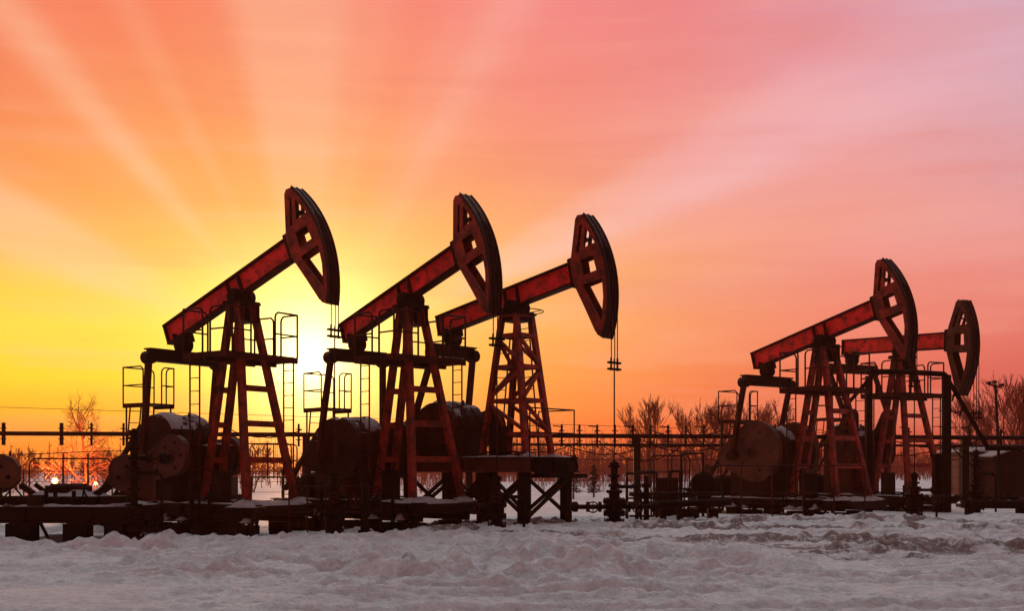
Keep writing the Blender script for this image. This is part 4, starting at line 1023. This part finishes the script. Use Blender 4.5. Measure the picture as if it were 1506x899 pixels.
col = ramps[0][1]
for (a0, _), (a1, o) in zip(ramps[:-1], ramps[1:]): col = MIX(RANGE(az, a0, a1, kind='LINEAR'), col, o)
# anti-solar sky: dim rose band low down, blue-grey above
br = N.new('ShaderNodeValToRGB'); cr = br.color_ramp
for i, (p, c) in enumerate([(0, BACK0 if 'BACK0' in globals() else (.62, .19, .17)), (.18, (.55, .18, .17)), (.30, (.22, .10, .11)), (.55, (.15, .15, .17)), (1, (.60, .77, .84))]):
    e_ = cr.elements[i] if i < 2 else cr.elements.new(p); e_.position = p; e_.color = (*c, 1)
L.new(eln, br.inputs[0]); bf = RANGE(MATH('ABSOLUTE', az), .55, 1.5); col = MIX(bf, col, br.outputs[0])
# soft cloud streaks and fine mottling in the colour bands
cm2 = N.new('ShaderNodeMapping'); cm2.inputs['Scale'].default_value = (1.0, 1.0, 9); cm2.inputs['Rotation'].default_value = (0, math.radians(-7), math.radians(10)); L.new(nrm.outputs[0], cm2.inputs[0])
cn2 = N.new('ShaderNodeTexNoise'); cn2.inputs['Scale'].default_value = 3.2; cn2.inputs['Detail'].default_value = 8; cn2.inputs['Roughness'].default_value = .55; cn2.inputs['Distortion'].default_value = .4; L.new(cm2.outputs[0], cn2.inputs['Vector'])
cm3 = N.new('ShaderNodeTexNoise'); cm3.inputs['Scale'].default_value = 7; cm3.inputs['Detail'].default_value = 5; cm3.inputs['Roughness'].default_value = .6; L.new(nrm.outputs[0], cm3.inputs['Vector'])
streak = RANGE(cn2.outputs[0], .36, .64, -1, 1, 'LINEAR'); mott = RANGE(cm3.outputs[0], .35, .65, -1, 1, 'LINEAR')
cl = MATH('MULTIPLY_ADD', mott, .25, streak)
col = MIX(MATH('MULTIPLY', RANGE(cl, .0, 1.2), .16), col, (1.0, .55, .40)); col = MIX(MATH('MULTIPLY', RANGE(cl, .0, -1.2), .20), col, (.78, .22, .16), 'MIX')
# rays fanning out from the sun
Sd = Vector((math.sin(SUN_AZ)*math.cos(SUN_EL), math.cos(SUN_AZ)*math.cos(SUN_EL), math.sin(SUN_EL)))
Rt = Vector((math.cos(SUN_AZ), -math.sin(SUN_AZ), 0)); Up = Rt.cross(Sd)
def DOT(v):
    n = N.new('ShaderNodeVectorMath'); n.operation = 'DOT_PRODUCT'; L.new(nrm.outputs[0], n.inputs[0]); n.inputs[1].default_value = v; return n.outputs['Value']
ds = DOT(Sd); dr, du = DOT(Rt), DOT(Up); rad = MATH('ARCCOSINE', MATH('MINIMUM', ds, .99999)); ang = MATH('ARCTAN2', du, dr); an = MATH('DIVIDE', MATH('ADD', ang, .4), math.pi+.8, clamp=True)
def pos(deg): return (math.radians(deg)+.4)/(math.pi+.8)
rr_ = N.new('ShaderNodeValToRGB'); cr = rr_.color_ramp; cr.interpolation = 'EASE'
RAYS = [(-20, .0), (0, .05), (7, .12), (12, .30), (16, .12), (20.5, .25), (25, 1.0), (29, .75), (34, .10), (46, .0), (54, .12), (61, .50), (66, .22), (72, .05), (80, .30), (88, .75), (99, .80), (106, .12), (113, .06), (117, .34), (121, .10), (126, .20), (131, .85), (136, .18), (143, .10), (148, .22), (153, .95), (159, 1.0), (166, .10), (180, .15)]
for i, (d_, v) in enumerate(RAYS):
    e_ = cr.elements[i] if i < 2 else cr.elements.new(pos(d_)); e_.position = pos(d_); e_.color = (v, v, v, 1)
L.new(an, rr_.inputs[0])
rf = MATH('MULTIPLY', rr_.outputs[0], RANGE(rad, .07, .20)); rf = MATH('MULTIPLY', rf, RANGE(rad, .40, .95, 1, 0)); rf = MATH('MULTIPLY', rf, MATH('MULTIPLY_ADD', cl, .22, .95, clamp=True))
tint = MIX(RANGE(az, -.30, .25), (1.0, .76, .42), (.98, .66, .70)); tint2 = MIX(RANGE(eln, .06, .2), tint, MIX(RANGE(az, -.30, .3), (1.0, .62, .40), (.90, .56, .66)))
col = MIX(MATH('MULTIPLY', rf, .60), col, tint2)
# glow and the sun itself, seen through haze
g1 = MATH('POWER', 2.718, MATH('MULTIPLY', MATH('MULTIPLY', rad, rad), -1/(.074**2)))
g2 = MATH('POWER', 2.718, MATH('MULTIPLY', rad, -1/.075)); g3 = MATH('POWER', 2.718, MATH('MULTIPLY', MATH('MULTIPLY', rad, rad), -1/(.030**2)))
def SCALE(c, f):
    n = N.new('ShaderNodeVectorMath'); n.operation = 'SCALE'; n.inputs[0].default_value = c; L.new(f, n.inputs['Scale']); return n.outputs[0]
def ADD(a, b):
    n = N.new('ShaderNodeVectorMath'); n.operation = 'ADD'; L.new(a, n.inputs[0]); L.new(b, n.inputs[1]); return n.outputs[0]
dk = N.new('ShaderNodeVectorMath'); dk.operation = 'MULTIPLY'; L.new(col, dk.inputs[0]); dk.inputs[1].default_value = (.97, .87, .83); col = dk.outputs[0]
col = ADD(col, SCALE((.95, .80, .36), g1)); col = ADD(col, SCALE((.40, .28, .01), g2)); col = ADD(col, SCALE((1.0, .95, .8), g3))
# physical sky underneath, dim
ns = N.new('ShaderNodeTexSky'); ns.sky_type = 'NISHITA'; ns.sun_disc = False; ns.sun_elevation = SUN_EL; ns.sun_rotation = SUN_AZ
nk = N.new('ShaderNodeVectorMath'); nk.operation = 'SCALE'; nk.inputs['Scale'].default_value = .005; L.new(ns.outputs[0], nk.inputs[0]); col = ADD(col, nk.outputs[0])
L.new(col, bg.inputs['Color']); bg.inputs['Strength'].default_value = 1.0

sl = bpy.data.lights.new('sun', 'SUN'); sl.energy = .8; sl.color = (1, .42, .15); sl.angle = math.radians(3)
so = bpy.data.objects.new('sun', sl); COL.objects.link(so); so.rotation_euler = (-Sd).to_track_quat('-Z', 'Y').to_euler()

# ================================================================== HAZE
HAZE = .0006
hz = MB().box((0, 0, 0), (1, 1, 1)).build('haze', 'wire'); hz.location = (0, 245, 9.5); hz.scale = (1240, 730, 23); hz.data.materials.clear()
hm = bpy.data.materials.new('haze'); hm.use_nodes = True; hn = hm.node_tree.nodes; hn.remove(hn['Principled BSDF']); pv = hn.new('ShaderNodeVolumePrincipled')
pv.inputs['Color'].default_value = (1.0, .38, .20, 1); pv.inputs['Density'].default_value = HAZE; pv.inputs['Anisotropy'].default_value = .6
hm.node_tree.links.new(pv.outputs[0], hn['Material Output'].inputs['Volume']); hz.data.materials.append(hm); tag(hz, 'thin reddish dusk haze over the oil field', kind='stuff')

# ================================================================== CAMERA
cam = bpy.data.cameras.new('camera'); cam.sensor_width = 36; cam.lens = F/1506*36; cam.clip_end = 5000; cam.shift_y = (HY-449.5)/1506
co_ = bpy.data.objects.new('camera', cam); COL.objects.link(co_); co_.location = (0, 0, H); co_.rotation_euler = (math.pi/2, 0, 0); scene.camera = co_
vs = scene.view_settings; vs.view_transform = 'Standard'; vs.look = 'None'; vs.exposure = 0; vs.gamma = 1
cy = scene.cycles; cy.use_denoising = True; cy.max_bounces = 5; cy.diffuse_bounces = 3; cy.glossy_bounces = 2; cy.volume_bounces = 0; cy.transparent_max_bounces = 4; cy.sample_clamp_indirect = 4
